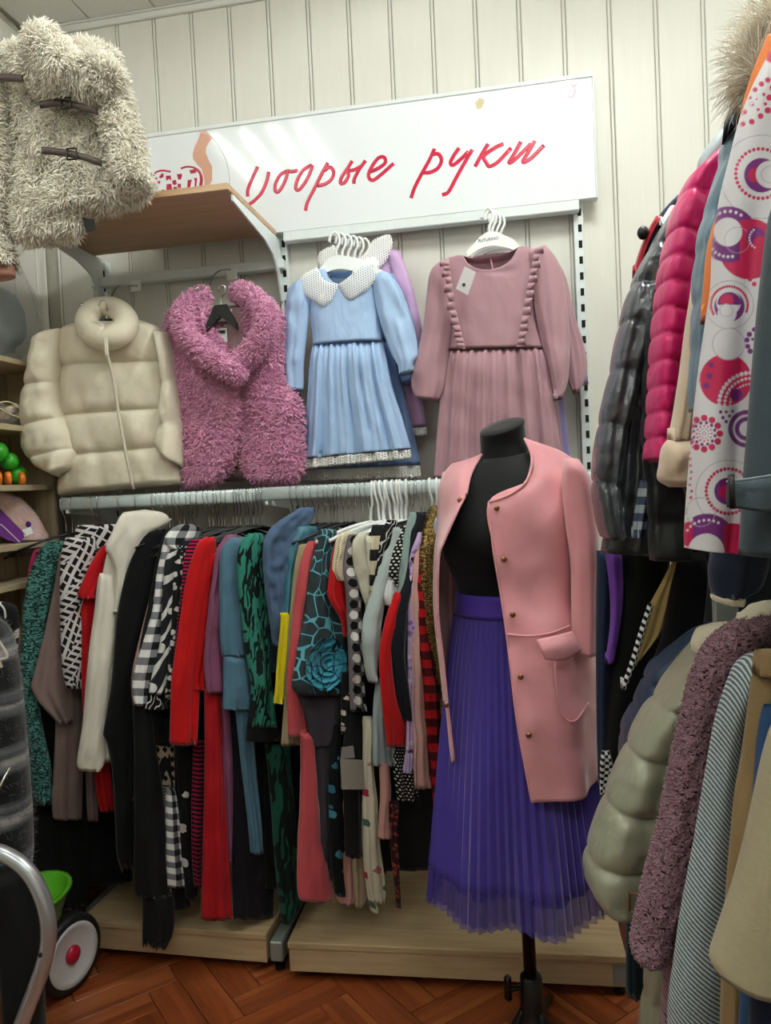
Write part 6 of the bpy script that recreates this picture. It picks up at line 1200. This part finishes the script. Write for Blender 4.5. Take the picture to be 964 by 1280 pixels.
M_FILM = film('clear_film')
def crinkle(name, c, rad, mat, parent, seed, seg=20, rg=12, amp=.25):
    b = MB().ball((0, 0, 0), 1, seg, rg); V, F = b.get(); n = wob(V*1.0, .8, seed)*amp+wob(V, 1.9, seed+1)*amp*.5
    V = V*(1+n[:, None])*np.array(rad)+np.array(c); V[:, 2] = np.maximum(V[:, 2], c[2]-rad[2]*.98); return build(name, V, F, mat, parent, smooth=True)
M_SHELL = plain('shell_tan', '#b58f5e', .45); M_SHELL2 = plain('shell_cream', '#e0cfae', .45)
sb = empty('shell_bag', (-1.56, -.52, Z2), 'clear bag of tan and cream shells on the upper shelf', 'bag')
gs = np.random.default_rng(5)
for k in range(9):
    px, py = 2+gs.uniform(-14, 30), 514+gs.uniform(-6, 8); c = atx(px, py, -1.60+gs.uniform(-.03, .015)); c[2] = max(c[2], Z2+.013)
    V, F = MB().lathe([(.0001, -.014), (.008, -.009), (.0125, 0), (.011, .008), (.006, .013), (.0001, .016)], 12).get(); V = V*(1+.12*np.sin(5*np.arctan2(V[:, 1], V[:, 0])))[:, None]
    V = V@np.array(Matrix.Rotation(gs.uniform(0, 3), 3, 'X') @ Matrix.Rotation(gs.uniform(0, 3), 3, 'Y'))+c; V[:, 2] = np.maximum(V[:, 2], Z2+.001); build('shell', V, F, M_SHELL if k % 2 else M_SHELL2, sb, smooth=True)
c = atx(8, 512, -1.605); crinkle('film', (c[0], c[1], Z2+.036), (.04, .10, .035), M_FILM, sb, 3)
MB().tube(spline([atx(x, y, -1.558) for x, y in ((-6, 505), (10, 502), (24, 510), (30, 522), (14, 518), (-4, 508))], 24), .002, 6).build('drawstring', M_SHELL2, sb, True)
pb = empty('plastic_bag', (-1.6, -.6, Z1), 'clear plastic bag of pale clothes on top of the shelf unit', 'bag')
c = atx(2, 400, -1.63); crinkle('film', (c[0], c[1], Z1+.17), (.07, .18, .17), film('bag_film', '#e4ebea', .18, .08), pb, 7, 28, 18, .18)
crinkle('folded_clothes', (c[0], c[1]-.02, Z1+.14), (.05, .12, .12), cloth('pale_bag_clothes', '#9aa4ae', .8), pb, 9, 20, 12, .2)
# toy packet
tp_ = Pl(atx(30, 650, -1.605), R(38)); tp = empty('toy_packet', tp_.at(25, 678), 'purple and clear toy packet with pink doll picture leaning on the shelf', 'toy packet')
def toyprint(g, uv):
    n = g.noise(uv, 26, 4, .6, dist=1.5); return g.ramp(n, [(.25, '#7c2b75'), (.38, '#b7b7cd'), (.5, '#c79c8f'), (.6, '#d2b7ab'), (.72, '#a85f7b')])
slab('pouch', [(-24, 606, 26, 621), (-24, 630, 44, 640), (-14, 652, 56, 660), (0, 668, 62, 670), (16, 677, 60, 675)], tp_, pat('toy_picture', toyprint, .25, .3, 0, 0, .6), tp, T=.045, nu=20, nv=20, round_top=.01, hem=True)
MB().poly([tp_.at(*p)+tp_.n*.026 for p in ((-24, 636), (-2, 634), (32, 668), (24, 679), (8, 674), (-24, 655))], tp_.n, .002).build('purple_panel', plain('packet_purple', '#6a1f86', .3), tp)
MB().tube([tp_.at(*p)+tp_.n*.030 for p in ((-24, 648), (2, 656), (24, 677))], .0016, 6).build('panel_line', M_HANGW, tp)
MB().poly([tp_.at(*p)+tp_.n*.027 for p in ((27, 662), (38, 658), (41, 666), (30, 671))], tp_.n, .001).build('sticker', M_HANGW, tp)
cc = tp_.at(35, 655)+tp_.n*.028; MB().ball(cc, (.010, .004, .010), 12, 6).build('emblem', plain('emblem_violet', '#4a2280', .3), tp, True)

# ---- striped coat, trousers and zebra cloth at the frame edge
def haze_stripes(g, uv):
    y = g.xyz(uv)[1]; s = g.math('ADD', g.math('MULTIPLY', y, 1/.125), g.math('MULTIPLY', g.noise(g.mapv(uv, (6, 40, 1)), 1.6, 4, .6), .30)); f = g.math('FRACT', s)
    b = g.ramp(f, [(0, '#0b0c0d'), (.36, '#0d0e10'), (.44, '#55585c'), (.58, '#a8a5a2'), (.68, '#3d4247'), (.80, '#6a6e72'), (.9, '#101113')]); return g.mix(g.math('MULTIPLY', g.noise(g.mapv(uv, (120, 9, 1)), 1.5, 3), .5), b, '#1a1b1d')
sp = Pl(at(0, 900, -1.0), R(25)); sc = empty('striped_coat', sp.at(0, 790), 'fuzzy black and grey striped coat at the frame edge beside the green tweed', 'coat')
slab('body', [(-60, 772, -6, 772), (-60, 780, 8, 784), (-62, 800, 18, 804), (-64, 840, 25, 842), (-66, 900, 31, 900), (-66, 970, 37, 970), (-66, 1040, 41, 1036), (-64, 1090, 40, 1080), (-62, 1130, 26, 1120), (-60, 1152, 8, 1146)], sp, pat('hazy_stripe_knit', haze_stripes, .95, .4, .3, 2), sc, T=.20, nu=30, nv=70, k=2.2, wr=((.006, 12, 21),), hem=True)
tufts('fuzz', sc.children[0], pat('fuzz_grey', lambda g, uv: g.mix(g.noise(g.co('Object'), 20, 2), '#222325', '#6e6f71')), sc.children[0], 2500, .012, .0006, 72, curl=.9, down=.3)
MB().tube(spline([sp.at(*p)+sp.n*.09 for p in ((2, 782), (12, 796), (20, 811), (11, 815), (13, 824))], 16), .0035, 6).build('piping', plain('cream_piping', '#b5ae9e', .8), sc, True)
MB().tube([sp.at(*p)+sp.n*.115 for p in ((-10, 998), (8, 972), (26, 938))], .0035, 6).build('pocket_zip', M_CHROME, sc, True)
dt = item('dark_leggings', 'black trousers legs under the fuzzy striped coat', 'trousers', I('leg', [(1085, -40, 36), (1130, -38, 46), (1170, -5, 50), (1230, 6, 51), (1300, 12, 53), (1400, 18, 55), (1440, 20, 55)], 'black2', -.93, .10), I('leg', [(1100, -60, 0), (1200, -60, -12), (1320, -56, -10)], 'black2', -.90, .09))
item('zebra_blouse', 'black and white zebra cloth behind the striped coat', 'blouse', I('sleeve', [(752, -20, 8), (760, -20, 20), (780, -20, 23), (800, -16, 22), (830, -16, 20)], pat('zebra_print', tiger('#0d0d0e', '#b9b6b1', 20, .6)), -.72, .05))

# ---- toy push walker
M_TUBE = plain('silver_tube', '#b9bcc0', .28, .75, .5); M_TYRE = plain('black_tyre', '#101112', .55); M_DISC = plain('wheel_white', '#c9c9c9', .35); M_REDH = plain('hub_red', '#b01233', .3); M_LIME = plain('lime_tray', '#539f20', .35)
WY = -.60; wc = at(85, 1191, WY); WR = wc[2]-.002
wk = empty('push_walker', (wc[0], -.8, 0), 'toy push walker with silver handle, lime tray and white wheel', 'push walker')
hp = [at(x, y, -1.15) for x, y in ((-40, 1060), (-15, 1062), (8, 1069), (30, 1084), (46, 1106), (57, 1135), (61, 1165), (57, 1196), (46, 1230), (30, 1272))]
hp.append(at(14, 1316, -1.15)); hp.append(at(-2, 1362, -1.15)); HT = MB().tube(spline(hp, 50), .0165, 14).build('handle', M_TUBE, wk, True)
hc_ = at(50, 1194, -1.167); MB().ball(hc_, (.005, .003, .005), 10, 6).build('screw_hole', M_DARK, HT, True)
for sx in (0, -.34):
    M = Matrix.Translation((wc[0]+sx, wc[1], wc[2]-.001)) @ Matrix.Rotation(R(-14), 4, 'Z') @ Matrix.Rotation(R(90), 4, 'Y')
    w_ = MB().lathe([(WR*.80, -.024), (WR*.95, -.022), (WR, -.012), (WR, .012), (WR*.95, .022), (WR*.80, .024), (WR*.78, 0), (WR*.80, -.024)], 40, M, False).build('wheel', M_TYRE, wk, True)
    MB().lathe([(.0001, .018), (WR*.60, .018), (WR*.66, .022), (WR*.80, .0265), (WR*.83, .020), (WR*.83, -.02), (.0001, -.02)], 40, M).build('wheel_disc', M_DISC, w_, True)
    MB().lathe([(.0001, .032), (WR*.16, .030), (WR*.23, .024), (WR*.24, .016)], 24, M).build('hub_cap', M_REDH, w_, True)
MB().tube([(wc[0]-.36, wc[1], wc[2]), (wc[0]-.02, wc[1], wc[2])], .008, 8).tube([(wc[0]-.05, wc[1], wc[2]), tuple(hp[-1])], .014, 10).build('frame', M_TUBE, wk, True)
tc = at(58, 1135, -.74); pr = [(.055, -.075), (.075, -.07), (.095, 0), (.104, .004), (.102, .010), (.09, .008), (.068, -.062), (.0001, -.064)]
V, F = MB().lathe(pr, 28).get(); V[:, 0] *= 1.0; V[:, 1] *= 1.3; build('tray', V+np.array([tc[0]-.055, tc[1], tc[2]+.025]), F, M_LIME, wk, smooth=True)
MB().tube([(tc[0]-.055, tc[1], tc[2]-.05), (wc[0]-.06, wc[1]-.05, wc[2])], .02, 10).build('tray_post', M_LIME, wk, True)
